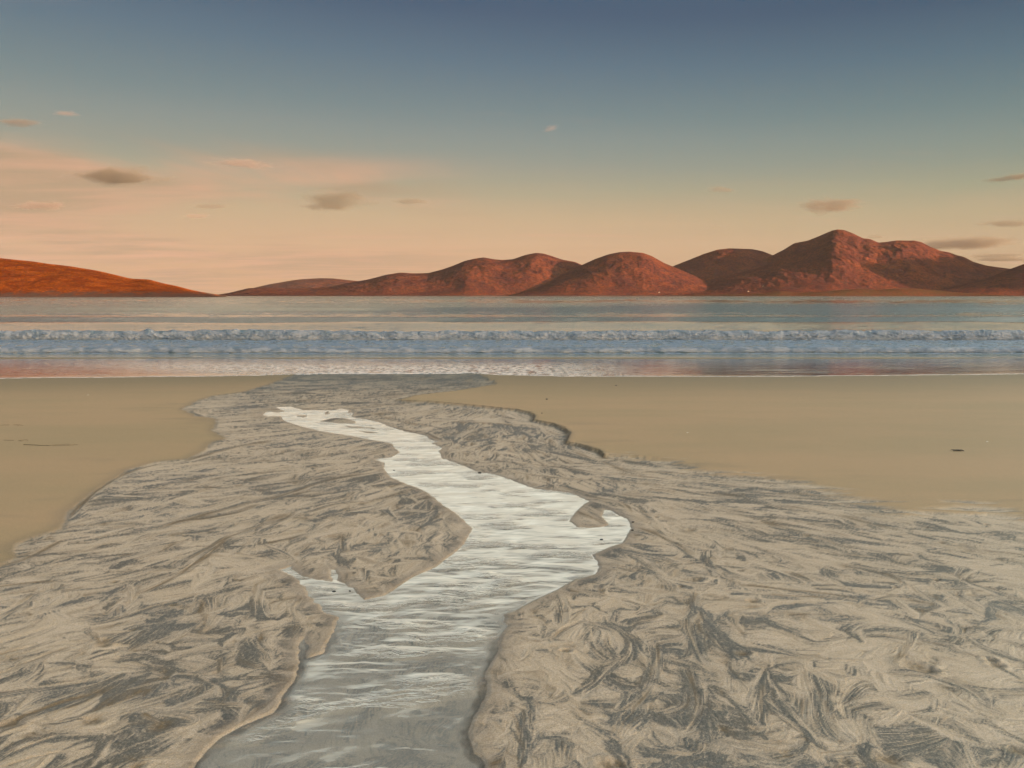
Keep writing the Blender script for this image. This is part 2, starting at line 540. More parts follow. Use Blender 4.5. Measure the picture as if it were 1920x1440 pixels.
# ---- painting the washed patterns: black sand fans laid over each other
D = np.zeros(X.shape, np.float32)        # black sand
OL = np.zeros(X.shape, np.float32)       # thin dark outlines of the lobes
B = np.zeros(X.shape, np.float32)        # brown coarse sand
H = np.zeros(X.shape, np.float32)        # relief, metres
Lg = np.zeros(X.shape, np.float32)       # pale fine sand
wx = X + .09 * fbm(X * 1.5, Y * 1.5, 101, 3) + .025 * fbm(X * 6, Y * 6, 102, 3) + .006 * fbm(X * 22, Y * 22, 112, 2)
wy = Y + .09 * fbm(X * 1.5, Y * 1.5, 103, 3) + .025 * fbm(X * 6, Y * 6, 104, 3) + .006 * fbm(X * 22, Y * 22, 113, 2)
TB = rng.random((64, 2048)).astype(np.float32)


def vn(a, b, k):
    """cheap value noise from a table: a across, b along, k picks the row band"""
    ia = np.floor(a).astype(np.int32); ib = np.floor(b).astype(np.int32)
    fa = a - ia; fb = b - ib
    fa = fa * fa * (3 - 2 * fa); fb = fb * fb * (3 - 2 * fb)
    r0_ = (ib + k) & 63; r1_ = (ib + 1 + k) & 63; c0_ = (ia + k * 37) & 2047; c1_ = (ia + 1 + k * 37) & 2047
    p0 = TB[r0_, c0_] * (1 - fa) + TB[r0_, c1_] * fa
    p1 = TB[r1_, c0_] * (1 - fa) + TB[r1_, c1_] * fa
    return p0 * (1 - fb) + p1 * fb


def window(cx, cy, R):
    i0 = np.searchsorted(yv, cy - R); i1 = np.searchsorted(yv, cy + R)
    if i1 - i0 < 2:
        i0 = max(0, i0 - 1); i1 = min(len(yv), i0 + 3)
    if i0 >= len(yv) or i1 <= 0: return None
    dn = dv[i0]
    a = int(((cx - R) / (dn if cx - R < 0 else dv[i1 - 1]) - u0) / du)
    b = int(((cx + R) / (dn if cx + R > 0 else dv[i1 - 1]) - u0) / du) + 2
    a = max(0, a); b = min(len(ucore), b)
    if b - a < 2: return None
    return slice(i0, i1), slice(a, b)


def fan(ax, ay, th, L, wd, bend, side, dark, crisp, alpha, brown, k, rise=.004):
    rise *= .5
    mode = k % 3
    cx = ax + cos(th) * L * .5; cy = ay + sin(th) * L * .5
    w = window(cx, cy, L * .62 + wd + .12)
    if w is None: return
    x = wx[w] - ax; y = wy[w] - ay
    s = x * cos(th) + y * sin(th)
    q = -x * sin(th) + y * cos(th)
    q = q - bend * s * s / L
    r = s / L
    rc = np.clip(r, 1e-4, 1)
    hw = wd * rc ** .75 * np.sqrt(np.clip(1.02 - rc ** 4, 0, 1)) + .004
    f = q / hw
    n = vn((f + 1) * 3.0 + k, rc * 2.2, k) * .5 + vn((f + 1) * 8.0 + k, rc * 3.2, k + 9) * .35 + vn((f + 1) * 19 + k, rc * 5, k + 19) * .3
    n = n + vn((f + 1) * 41 + k, rc * 7, k + 29) * .22 + (wcb[w] - .5) * .35
    n = n / 1.37
    m = ss(0, .06, r) * ss(1.0, .86, r + .12 * (n - .5))
    fs = f * side
    m = m * ss(1.0, 1 - crisp, fs) * ss(-1.0, -.55, fs)
    g = ss(-.5, 1.0, fs) * (.25 + .75 * ss(.95, .3, r)) + .35 * ss(.55, .95, r) * (1 - fs * fs * .6)
    if mode == 1:
        g = .35 + .65 * ss(-.2, 1, fs)
    elif mode == 2:
        g = ss(.25, .9, rc) * (.4 + .6 * ss(-.6, .8, fs))
    dk = np.clip(dark * g * ss(.28, .66, n + .06) * 1.9, 0, 1)
    a = m * alpha
    D[w] = D[w] * (1 - a) + np.minimum(dk * 1.2, 1) * a
    Lg[w] = Lg[w] * (1 - a) + a * (ss(.3, -.7, fs) * (.3 + .7 * n))
    H[w] = H[w] * (1 - a) + a * (rise * (1 - f * f) * np.sin(pi * rc) + rise * .9 * (n - .5) * ss(-1, 1, fs) + (.0015 * ss(.5, .95, fs)))
    lw = .0021 * max(1.0, ay / 2.6)
    ln = np.exp(-((hw * (1 - np.abs(f))) / lw) ** 2) * ss(0, .08, r) * ss(1.0, .8, r) * (.35 + .8 * vn(r * 9 + k, r * 0 + 2, k + 5))
    ln = ln * np.where(fs > 0, 1.0, .45) * min(1.0, .35 + dark)
    OL[w] = np.maximum(OL[w] * (1 - a), ln)
    B[w] = B[w] * (1 - a * .9)
    lt = th + 2 * bend * np.clip(r, 0, 1) + np.clip(f, -1, 1) * np.arctan2(wd, L) * .9
    TX[w] = TX[w] * (1 - a) + np.cos(lt) * a
    TY[w] = TY[w] * (1 - a) + np.sin(lt) * a
    if brown > 0:
        e = ss(.62, .86, fs) * ss(1.12, .95, fs) * ss(0, .1, r) * ss(1, .7, r)
        sp = np.exp(-(s * s + q * q * 2.2) / (.045 * (L + .15)) ** 2 * .35)
        B[w] = np.maximum(B[w], np.clip(brown * (e * .8 * (n + .2) + sp), 0, 1))
        H[w] -= brown * .004 * sp


def flow(x, y):
    """main direction of the old runnels, towards the sea"""
    px = 960 + F * x / depth_of(y)
    yn = (y - 2) / 10
    cx = -.25 + .0 * yn
    a = pi / 2 - np.clip((-(x - cx)) * .55 / (1 + .06 * y), -1.02, .85)
    return a


TX = np.cos(flow(X, Y)).astype(np.float32)
TY = np.sin(flow(X, Y)).astype(np.float32)
# base: long flow-aligned streak field (gives the fine combed texture)
fa = flow(X, Y)
fw = fa + 1.0 * fbm(X * .8, Y * .8, 120, 3)
c1, s1 = np.cos(fa), np.sin(fa)
al = wx * np.cos(np.median(fa)) + wy * np.sin(np.median(fa))
# locally rotated coordinates by blending three fixed directions
acc = np.zeros(X.shape); wsum = np.zeros(X.shape)
for j, th in enumerate(np.radians([22, 45, 68, 90, 112, 135, 158])):
    wgt = np.exp(-((fw - th) / .22) ** 2) + 1e-5
    a_ = wx * cos(th) + wy * sin(th); b_ = -wx * sin(th) + wy * cos(th)
    nn_ = ridged(a_ * 1.6, b_ * 13, 130 + j, 3)
    acc += wgt * nn_; wsum += wgt
base = acc / wsum
D += (ss(.5, .8, base) * .75).astype(np.float32)
H += (base * .0012).astype(np.float32)


def rand_pt(y0, y1):
    y = random.uniform(y0, y1)
    return random.uniform(-.74, .74) * depth_of(y), y


wcb = ridged(wx * 55, wy * 30, 145, 2).astype(np.float32)
jobs = []
for y0, y1, n, Lm, spread in ((2.0, 4.6, 480, .20, 1.0), (2.0, 4.4, 330, .52, .9), (4.2, 7.0, 160, .22, .8), (4.2, 8.0, 420, .75, .40), (4.2, 7.0, 800, .40, .62), (7.0, 12.5, 1150, .60, .40), (12.5, 27, 900, 1.0, .30)):
    for _ in range(n):
        x, y = rand_pt(y0, y1)
        L = Lm * math.exp(random.gauss(0, .5))
        turb = 1.0
        th = float(flow(x, y)) + random.gauss(0, spread)
        if x > .1 and y < 5.2:
            th += random.gauss(0, .7)
        if random.random() < .42:
            th += pi
        if x > 0.6 and 5.2 < y < 12:
            th = math.radians(158 if y > 7 else 140) + random.gauss(0, .28) + (pi if random.random() < .7 else 0)
        slim = random.uniform(.13, .42) if y < 4.6 else random.uniform(.07, .26)
        jobs.append((L, (x, y, th, L, L * slim, random.gauss(0, .55 if (x > -.2 and y < 4.8) else .28), random.choice((-1, 1)),
                         random.choice((.0, .25, .5, .8, 1.0)) * random.uniform(.8, 1.1), random.uniform(.05, .25), random.uniform(.7, 1.0),
                         random.uniform(.5, 1) if random.random() < (.17 if y < 6 else .22) else 0, random.randrange(60), .0045 if y < 5 else .006)))
jobs.sort(key=lambda j: -j[0] * random.uniform(.55, 1.6))
for _, a in jobs:
    fan(*a)


# named features: long brown runnel lips and dark bands traced where they lie
def runnel(pts, wid, brown, dark, drop=.0025, smooth=.8):
    P = beach_poly(pts)
    xs = [p[0] for p in P]; ys = [p[1] for p in P]
    cx = (min(xs) + max(xs)) / 2; cy = (min(ys) + max(ys)) / 2
    R = max(max(xs) - min(xs), max(ys) - min(ys)) / 2 + .3
    w = window(cx, cy, R)
    if w is None: return
    x = X[w] + .5 * (wx[w] - X[w]) * smooth; y = Y[w] + .5 * (wy[w] - Y[w]) * smooth
    d = np.full(x.shape, 1e9); sd = np.zeros(x.shape); along = np.zeros(x.shape)
    tot = 0; lens = [math.dist(P[i], P[i + 1]) for i in range(len(P) - 1)]; TL = sum(lens)
    for i in range(len(P) - 1):
        ax, ay = P[i]; bx, by = P[i + 1]
        dx, dy = bx - ax, by - ay
        k = np.clip(((x - ax) * dx + (y - ay) * dy) / (dx * dx + dy * dy), 0, 1)
        ex = x - ax - k * dx; ey = y - ay - k * dy
        dd = np.hypot(ex, ey)
        mm = dd < d
        d = np.where(mm, dd, d)
        sd = np.where(mm, np.sign(dx * ey - dy * ex) * dd, sd)
        along = np.where(mm, (tot + k * lens[i]) / TL, along)
        tot += lens[i]
    taper = ss(0, .12, along) * ss(1, .8, along)
    nz = .55 + .75 * vn(along * TL * 7, along * 0 + 1, int(abs(cx) * 7) % 50)
    m = np.exp(-(d / (wid * nz)) ** 2) * taper
    comb = .6 + .4 * ss(.35, .65, vn(sd / wid * 2.2 + 50, along * TL * 1.3, 7))
    B[w] = np.maximum(B[w], np.clip(m * brown * 1.2, 0, 1))
    m2 = np.exp(-((sd + wid * 1.5) / (wid * 2.2 * nz)) ** 2) * taper * comb
    D[w] = np.maximum(D[w] * (1 - .6 * m), np.clip(m2 * dark, 0, 1))
    ddx = [P[i + 1][0] - P[i][0] for i in range(len(P) - 1)]; ddy = [P[i + 1][1] - P[i][1] for i in range(len(P) - 1)]
    cum = np.cumsum([0] + lens) / TL; mid = (cum[1:] + cum[:-1]) / 2
    dxs = np.interp(along, mid, ddx / np.array(lens)); dys = np.interp(along, mid, ddy / np.array(lens))
    wl = np.clip(1.3 * np.exp(-(d / (wid * 4)) ** 2) * taper, 0, 1)
    sg = np.where(TX[w] * dxs + TY[w] * dys < 0, -1, 1)
    TX[w] = TX[w] * (1 - wl) + sg * dxs * wl; TY[w] = TY[w] * (1 - wl) + sg * dys * wl
    H[w] -= m * drop
    H[w] += .5 * drop * np.exp(-((sd - wid * 2.2) / (wid * 2)) ** 2) * taper


RUN = [([(721, 880), (693, 884), (626, 895), (598, 902), (553, 917), (510, 931), (480, 935), (430, 949), (365, 964), (290, 990), (230, 1000)], .022, 1.0, .7),
       ([(790, 917), (740, 926), (699, 935), (626, 942), (600, 950), (553, 964)], .018, .8, .8),
       ([(553, 955), (540, 968), (480, 985), (430, 1001), (400, 1020), (365, 1037), (330, 1058)], .018, .8, .6),
       ([(431, 1006), (390, 1035), (344, 1069), (300, 1090), (269, 1106), (244, 1116)], .016, .9, .5),
       ([(-60, 1070), (0, 1059), (44, 1047), (80, 1028), (119, 1006)], .016, .8, .4),
       ([(520, 822), (480, 828), (440, 836), (400, 848), (330, 868)], .03, .9, .7),
       ([(330, 862), (290, 870), (240, 884), (200, 905), (160, 935), (120, 985)], .022, .7, .9),
       ([(490, 940), (440, 958), (380, 968), (330, 975), (300, 986)], .02, .5, .9),
       ([(-60, 1212), (0, 1199), (60, 1182), (119, 1162)], .018, .0, 1.0), ([(-40, 1160), (6, 1144), (40, 1124), (72, 1100)], .014, .1, 1.0),
       ([(-60, 1275), (0, 1256), (70, 1230), (138, 1203)], .012, .3, .9), ([(-60, 1300), (0, 1292), (110, 1278), (203, 1262)], .02, .2, 1.0),
       ([(-60, 1372), (0, 1353), (70, 1325), (140, 1300), (190, 1285)], .014, .9, .8), ([(-60, 1240), (0, 1222), (60, 1205), (100, 1190)], .012, .2, .7),
       ([(0, 1095), (60, 1085), (112, 1083)], .012, .9, .2), ([(0, 1412), (60, 1385), (113, 1366)], .012, .2, .8), ([(0, 1434), (70, 1410), (130, 1400)], .01, .4, .6),
       ([(163, 1165), (172, 1180), (186, 1198), (200, 1205)], .008, .7, .8), ([(186, 1160), (240, 1145), (290, 1128), (340, 1122)], .010, .3, 1.0),
       ([(320, 1255), (360, 1257), (390, 1268), (408, 1278)], .010, .2, 1.0),
       ([(230, 1345), (290, 1340), (330, 1338), (370, 1348)], .02, .2, .9), ([(262, 1327), (300, 1345), (318, 1352)], .010, 1.0, .3),
       ([(70, 1440), (95, 1420), (105, 1405)], .016, .0, 1.0),
       ([(728, 797), (761, 804), (801, 811), (815, 818), (837, 826)], .03, 1.0, .3), ([(1049, 910), (1082, 917), (1107, 928), (1155, 935), (1174, 945), (1184, 962)], .018, 1.0, .3),
       ([(735, 1101), (775, 1076), (820, 1057), (853, 1030)], .008, 1.0, .6),
       ([(700, 776), (760, 790), (830, 800), (900, 806)], .02, .6, .5), ([(700, 757), (760, 758), (800, 762)], .03, .5, .5), ([(560, 735), (640, 739), (700, 742), (760, 744)], .03, .5, .6),
       ([(420, 757), (480, 753), (540, 748)], .03, .2, 1.), ([(370, 765), (420, 762), (470, 757)], .03, .1, 1.), ([(345, 768), (390, 784), (420, 790)], .03, .3, 1.0),
       ([(930, 820), (990, 829), (1060, 840), (1110, 856), (1150, 870), (1200, 884), (1260, 890)], .014, .8, .3), ([(1150, 868), (1172, 880), (1210, 890), (1260, 895)], .016, 1.0, .2),
       ([(860, 857), (960, 864), (1050, 872), (1140, 885), (1250, 893)], .014, .8, .4), ([(940, 878), (1020, 890), (1120, 897), (1230, 905), (1330, 915), (1420, 922)], .014, .7, .4),
       ([(1185, 880), (1290, 885), (1400, 894), (1500, 897), (1560, 898)], .012, 1.0, .4), ([(1260, 893), (1360, 901), (1440, 902), (1530, 901)], .012, 1.0, .3), ([(1370, 915), (1450, 921), (1540, 926), (1650, 939)], .014, 1.0, .4),
       ([(1330, 905), (1430, 913), (1540, 915), (1620, 922)], .010, .9, .4), ([(1140, 850), (1200, 853), (1260, 860), (1320, 876)], .020, .3, .7), ([(1290, 880), (1360, 876), (1420, 887)], .012, .7, .5),
       ([(1430, 935), (1480, 945), (1540, 955), (1600, 970), (1660, 985)], .014, .8, .4), ([(1200, 905), (1300, 920), (1400, 935), (1500, 952)], .012, .5, .5),
       ([(1190, 985), (1230, 998), (1270, 1020), (1305, 1045)], .016, .7, .6), ([(1400, 1090), (1480, 1098), (1560, 1108), (1620, 1118)], .014, 1.0, .6), ([(1440, 1108), (1500, 1112), (1560, 1115)], .012, .8, .5),
       ([(1560, 1048), (1620, 1060), (1680, 1078), (1710, 1095)], .012, .7, .5), ([(1630, 1120), (1670, 1110), (1720, 1115)], .01, .4, .8),
       ([(1860, 1117), (1890, 1125), (1930, 1140), (1980, 1160)], .016, .1, 1.0), ([(1640, 1180), (1700, 1190), (1780, 1205), (1850, 1230)], .012, .5, .6), ([(1690, 1255), (1760, 1262), (1820, 1280), (1865, 1318)], .012, .2, .8),
       ([(1312, 1100), (1308, 1130), (1290, 1160), (1300, 1190), (1312, 1230), (1340, 1265)], .012, .2, .8),
       ([(1225, 1195), (1230, 1230), (1222, 1270), (1200, 1310), (1170, 1330)], .014, .2, .8), ([(1285, 1245), (1305, 1285), (1300, 1330), (1270, 1365)], .014, .3, .9), ([(1036, 1192), (1060, 1170), (1090, 1156), (1130, 1165), (1165, 1182)], .010, .3, 1.0),
       ([(1043, 1105), (1052, 1130), (1057, 1168)], .014, .0, .9), ([(1590, 1340), (1583, 1300), (1600, 1280), (1630, 1268)], .018, .0, 1.0), ([(1590, 1320), (1630, 1312), (1660, 1310)], .014, .0, 1.0),
       ([(1545, 1290), (1552, 1340), (1580, 1375), (1610, 1390)], .016, .1, 1.0), ([(1505, 1290), (1500, 1330), (1512, 1365)], .02, .1, .7)]
for pts, wid, br, dk in RUN:
    runnel(pts, wid, br, dk)
# a few big fans that read individually
for px, py, tx, ty, wdt, bend, side, dk in [
        (1425, 1240, 1395, 1345, .10, .0, 1, 1.0), (1425, 1245, 1480, 1350, .05, .1, 1, 1.), (1345, 1290, 1395, 1345, .05, .1, -1, .9), (1700, 1230, 1760, 1180, .06, .2, 1, .9),
        (1070, 1200, 1130, 1300, .10, .3, 1, .9), (1180, 1190, 1185, 1310, .08, -.3, -1, .8), (1300, 1120, 1330, 1230, .10, .2, -1, .9), (1450, 1110, 1360, 1100, .05, .2, 1, .9),
        (500, 1085, 480, 1160, .08, .1, -1, .7), (640, 1000, 610, 1060, .06, .2, 1, 1.), (560, 1060, 520, 1010, .06, .2, 1, 1.), (830, 850, 900, 815, .10, .3, 1, 1.0), (860, 845, 930, 830, .10, .2, -1, .9),
        (1540, 1400, 1480, 1290, .10, .2, 1, .7), (1850, 1440, 1890, 1380, .06, .0, 1, .9), (1000, 1440, 1030, 1300, .07, .1, 1, .8), (1180, 1440, 1150, 1370, .05, .2, -1, .8), (150, 1440, 240, 1360, .05, .2, 1, .7)]:
    P = beach_poly([(px, py), (tx, ty)])
    L = math.dist(*P)
    th = math.atan2(P[1][1] - P[0][1], P[1][0] - P[0][0])
    fan(P[0][0], P[0][1], th, L, wdt, bend, side, dk * 1.2, .12, .95, .4, int(px) % 60)

# comb everything along the local direction of the wash: feathery thin streaks
TN = np.hypot(TX, TY) + 1e-6
TX /= TN; TY /= TN
RNm = rng.random(X.shape).astype(np.float32)
RNc = np.repeat(np.repeat(rng.random((X.shape[0] // 3 + 1, X.shape[1] // 3 + 1)), 3, 0), 3, 1)[:X.shape[0], :X.shape[1]].astype(np.float32)
accn = RNm.copy(); accc = RNc.copy(); accd = D.copy(); accb = B.copy(); cnt = 1.0
ds = .0052 * np.maximum(1, Y / 3.2)
nrw, ncl = X.shape
ridx = np.arange(nrw, dtype=float)
for sgn in (-1, 1):
    cx_, cy_ = X.copy(), Y.copy()
    tx_, ty_ = TX * sgn, TY * sgn
    for stp in range(16):
        cx_ += tx_ * ds; cy_ += ty_ * ds
        ri = np.clip(np.interp(cy_, yv, ridx) + .5, 0, nrw - 1).astype(np.int32)
        ci = np.clip((cx_ / np.interp(cy_, yv, dv) - u0) / du + .5, 0, ncl - 1).astype(np.int32)
        nx_, ny_ = TX[ri, ci], TY[ri, ci]
        fl_ = np.where(nx_ * tx_ + ny_ * ty_ < 0, -1, 1)
        tx_ = nx_ * fl_; ty_ = ny_ * fl_
        wt = 1 - stp / 19
        accn += RNm[ri, ci] * wt; accc += RNc[ri, ci] * wt; accd += D[ri, ci] * wt; accb += B[ri, ci] * wt; cnt += wt
accn /= cnt; accc /= cnt; accd /= cnt; accb /= cnt


def norm(a):
    return (a - a.mean()) / a.std()


lic = norm(1.0 * norm(accn) + .45 * norm(accc))
mood = fbm(X * .9, Y * .7, 148, 3)                    # richer and poorer patches of black sand
D = ss(.04, .90, .60 * D + .48 * accd)
mood = mood + .35 * ss(-.08, -.25, dst)
mood = mood + .45 * np.exp(-((X - .95) / .75) ** 2 - ((Y - 3.15) / .75) ** 2)
D = np.clip(D * (1.08 + .5 * lic + .9 * mood) + .40 * ss(.4, 2.0, lic + 1.5 * mood) + .16 * ss(.0, .6, mood), 0, 1)
olw = OL * (.55 + .5 * ss(-1, 1, lic))
D = np.maximum(D, .78 * olw)
lic2 = norm(.4 * norm(accn) - .8 * norm(accc))
B = np.clip((.45 * B + .65 * accb) * (1 + .35 * lic2) + .34 * ss(.7, 2.0, lic2 + .9 * fbm(X * 1.3, Y * 1.1, 149, 3)), 0, 1)
B = np.maximum(B, .75 * olw * ss(-.1, .5, fbm(X * 1.7 + 5, Y * 1.4, 151, 3)))
H += (lic * .00055 - OL * .0010).astype(np.float32)

# brown hollows
for px, py, r in [(198, 1203, .03), (195, 1196, .035), (305, 1352, .035), (318, 1130, .022), (1062, 1210, .02), (1410, 1122, .03), (1385, 1215, .025), (1725, 1245, .045), (1745, 1250, .03), (1660, 1410, .035), (1140, 1425, .03), (1160, 1420, .025), (1130, 1100, .018), (1280, 1095, .02), (1755, 1083, .02), (1685, 1095, .018), (1870, 1238, .025), (1855, 1228, .02), (253, 1428, .02), (1190, 1000, .02), (1515, 1000, .03), (1230, 965, .02), (1300, 990, .03), (1760, 1013, .025), (1740, 985, .02), (1850, 980, .02), (1900, 1395, .03), (1575, 1420, .02), (20, 1347, .03), (165, 1340, .03), (220, 1085, .02), (447, 908, .03), (350, 1000, .02)]:
    x, y = beach_poly([(px, py)])[0]
    w = window(x, y, r * 5)
    if w is None: continue
    rr = ((wx[w] - x - .5 * (wx[w] - X[w])) ** 2 + (wy[w] - y - .5 * (wy[w] - Y[w])) ** 2) / (r * 1.25) ** 2
    n = vn(X[w] * 130 + 90, Y[w] * 60, 11)
    B[w] = np.maximum(B[w], np.clip(1.2 * np.exp(-rr) * (.45 + .8 * n), 0, 1))
    H[w] -= .008 * np.exp(-rr * 2)
    H[w] += .003 * np.exp(-(np.sqrt(rr) - 1.6) ** 2 * 4)

# towards the sea everything turns a wetter olive grey with streaks along the shore
farz = ss(13, 22, Y)
n_far = ridged(X * .9 + 3, Y * 1.6, 150, 4)
D = D * (1 - .25 * farz) + farz * (.16 + .50 * ss(.4, .8, n_far))
# calm sand near the water's edge so that the shoreline stays clean
near = ss(.16, .0, dst)
H = np.clip(H, -.012, .016) * (1 - .75 * near)
D = D * (1 - .7 * ss(.09, .0, np.abs(dst)))
margin = ss(.16, .0, dst + .05 * fbm(X * 7, Y * 5, 163, 3)) * (dst > -.05)
# outside: faint grey stains only
stain = ss(.25, .7, fbm(X * .5, Y * 1.6, 160, 4)) * ss(1.6, .1, dz) * .28
edge_dark = np.exp(-(np.clip(dz, -.1, 1) / .10) ** 2) * .35 * (1 - soft)
Dz = D * zone + (1 - zone) * np.maximum(stain, edge_dark * (dz > 0))
scarp_l = np.exp(-((dz + .01) / (.016 + .0013 * Y)) ** 2) * (1 - soft)
scarp_r = np.exp(-(dR1 / (.02 + .0022 * Y)) ** 2)
scn = .55 + .9 * vn(X * 24 + 900, Y * 9 + 50, 21)
Dz = np.maximum(Dz, .75 * scarp_l * ss(-.5, .2, fbm(X * 1.9, Y * 1.3, 171, 3)))
Bz = B * zone + .0
Bz = np.maximum(Bz, np.clip(scarp_l * .45 * ss(-.2, .4, fbm(X * 1.3, Y * 1.3, 170, 3)) + scarp_r * 1.0, 0, 1) * np.clip(scn, 0, 1))
sc_only = np.clip(scarp_r * scn, 0, 1)
Bz = Bz * ss(-.0, .02, dst)
# heights
drop = -.016 * zone * (1 - .6 * ss(.5, 0, np.abs(dz)) * (X < -1)) - .004 * zone
r1m = ss(.9, .0, dR1) * (dz < 0)
drop = drop - .045 * ss(.03, -.02, dz) * ss(1.1, .05, dR1)
drop = drop + .012 * np.exp(-(dR1 / .12) ** 2) * (dz > .01)
Hs = drop + H * zone + (.0015 * fbm(X * 2, Y * 2, 180, 3) + .0006 * fbm(X * 30, Y * 30, 181, 2)) * (1 - zone)
bed = ss(0.0, -.10, dst)
Hs = Hs - .010 * ss(.018, -.022, dst) - .010 * bed
WATER = -.026
Hs = np.where(dst > .012, np.maximum(Hs, WATER + .0022), Hs)
HH = np.zeros(GX.shape); HH[r0:r0 + core, c0:c0 + len(ucore)] = Hs
# carry the edge values outwards so that there is no step round the detailed part
HH[:r0, c0:c0 + len(ucore)] = -.02
HH[r0:r0 + core, :c0] = Hs[:, :1] * np.linspace(0, 1, c0)[None, :] ** 2
HH[r0:r0 + core, c0 + len(ucore):] = Hs[:, -1:] * np.linspace(1, 0, 11)[None, :] ** 2


def full(a, v=0.0):
    r = np.full(GX.shape, v)
    r[r0:r0 + core, c0:c0 + len(ucore)] = a
    r[r0:r0 + core, :c0] = a[:, :1]; r[r0:r0 + core, c0 + len(ucore):] = a[:, -1:]
    return r


ZZ = -SLOPE * np.clip(GY, -6, 400) + HH
wetd = GY - wet_edge_y(GX)
wet = ss(-9, 0, wetd)
m_sand, t = material("wet_beach_sand")
g = t.n('ShaderNodeNewGeometry').outputs['Position']
aD, aB, aZ, aW, aL = (attr(t, k) for k in ('black', 'brown', 'zone', 'wet', 'pale'))
grain = t.noise(g, 210, 3, .85)
grain2 = t.noise(g, 75, 4, .85)
blot = t.noise(t.mapping(g, (.35, 1.0, 1)), .6, 6, .62)
comb = t.noise(t.mapping(g, (60, 22, 10), rot=(0, 0, .5)), 1.0, 4, .7, 1.2)
smooth_c = t.mix(t.mapr(blot, .35, .65), (.370, .240, .120, 1), (.425, .258, .132, 1))
smooth_c = t.mix(aW, smooth_c, (.230, .155, .080, 1))
zone_c = t.mix(aL, (.545, .398, .285, 1), (.64, .478, .36, 1))
zone_c = t.mix(aW, zone_c, (.235, .200, .150, 1))
zone_c = t.mix(t.math('MULTIPLY', t.mapr(grain2, .46, .64), .42), zone_c, (.42, .27, .12, 1))
col = t.mix(aZ, smooth_c, zone_c)
dd = t.math('MULTIPLY', aD, t.mapr(comb, .25, .60, .62, 1.1))
dd = t.math('MULTIPLY', dd, t.mapr(grain2, .35, .62, .75, 1.08), clamp=True)
blk = t.mix(t.mapr(blot, .4, .6), (.046, .047, .042, 1), (.062, .067, .067, 1))
col = t.mix(t.math('MULTIPLY', dd, .94), col, blk)
br = t.mix(t.mapr(grain2, .40, .60), (.070, .038, .015, 1), (.22, .13, .05, 1))
col = t.mix(t.math('MULTIPLY', aB, .85), col, br)
col = t.mix(t.mapr(grain, .44, .64, .0, .55, False), col, (.12, .10, .08, 1))
col = t.mix(t.mapr(grain, .30, .46, .34, .0, False), col, (.62, .53, .42, 1))
hgt = t.math('ADD', t.math('MULTIPLY', grain, .35), t.math('ADD', t.math('MULTIPLY', comb, t.math('MULTIPLY', aZ, .9)), t.math('MULTIPLY', grain2, .3)))
aM = attr(t, 'damp')
col = t.mix(t.math('MULTIPLY', aM, .5), col, (.56, .56, .57, 1), 'MULTIPLY')
nrm = bump(t, hgt, .55, .0022)
p = principled(t, Base_Color=col, Roughness=t.math('SUBTRACT', t.mapr(aZ, 0, 1, .68, .50), t.math('MULTIPLY', aM, .22)), Normal=nrm)
p.inputs['Specular IOR Level'].default_value = .42
out(t, p.outputs[0])
me = grid_mesh("sand", GX, GY, ZZ, {'black': full(Dz), 'brown': full(Bz), 'zone': full(zone), 'wet': np.clip(wet, 0, 1), 'pale': full(Lg), 'damp': full(margin)})
tag(link("beach", me, m_sand), "rippled sandy beach streaked with black sand", None, None, 'structure')

# ------------------------------------------------------------------ stream
sk = (dst < .02)
pad = sk.copy()
pat = ss(.02, .45, fbm(X * 1.5 + 4, Y * 3.2, 200, 3))               # patches of standing ripples
calm = ss(-.25, .15, fbm(X * .9, Y * .9, 204, 2))
fl = wx * .25
rip = (.35 + .65 * ss(-.1, .4, fbm(X * 5, Y * 3.5, 209, 2))) * np.sin((Y * 1.0 - .28 * X + .05 * fbm(X * 3, Y * 3, 201, 3)) * 2 * pi / .052 + 3.2 * fbm(X * 4.5, Y * 7, 202, 2)) * pat
swell = fbm(X * 2.3, Y * 7, 203, 4)
zw = -SLOPE * Y + WATER + .0020 * rip * ss(0, -.12, dst) + .0050 * swell * ss(0, -.12, dst)
sheer = ss(-.13, -.01, dst + .04 * fbm(X * 6, Y * 5, 208, 3)) * ss(5.4, 3.6, Y)            # thin clear film along the near banks
froth = (.25 + .75 * (X > -.6)) * np.exp(-((dst + .006) / (.010 + .0006 * Y)) ** 2) * ss(-.2, .3, fbm(X * 5, Y * 5, 205, 3)) * (Y < 9)
silk = ss(-.15, .75, fbm((X * .93 + Y * .36) * 3.5, (Y * .93 - X * .36) * 8, 206, 5))
m_st, t = material("silky_stream_water")
g = t.n('ShaderNodeNewGeometry').outputs['Position']
s_, f_, k_, p_ = (attr(t, k) for k in ('sheer', 'froth', 'silk', 'ripple'))
r1 = t.noise(t.mapping(g, (9, 24, 1), rot=(0, 0, -.28)), 1.0, 3, .6, .8)
r2 = t.noise(t.mapping(g, (2.2, 5.0, 1), rot=(0, 0, -.25)), 1.0, 2, .5, .8)
hh = t.math('ADD', t.math('MULTIPLY', r1, t.math('MULTIPLY_ADD', p_, 1.3, .05)), t.math('MULTIPLY', r2, .8))
nrm = bump(t, hh, .85, .017)
milky = principled(t, Base_Color=t.mix(k_, (.80, .70, .60, 1), (.97, .87, .76, 1)), Roughness=.16, Normal=nrm)
milky.inputs['IOR'].default_value = 1.35
milky.inputs['Specular IOR Level'].default_value = .35
clear = principled(t, Base_Color=(.9, .92, .92, 1), Roughness=.06, Normal=nrm)
gl = t.n('ShaderNodeBsdfGlossy', i_Roughness=.10)
gl.inputs['Color'].default_value = (.95, .95, .95, 1)
t.l(nrm, gl.inputs['Normal'])
tr = t.n('ShaderNodeBsdfTransparent')
tr.inputs[0].default_value = (1.0, .98, .94, 1)
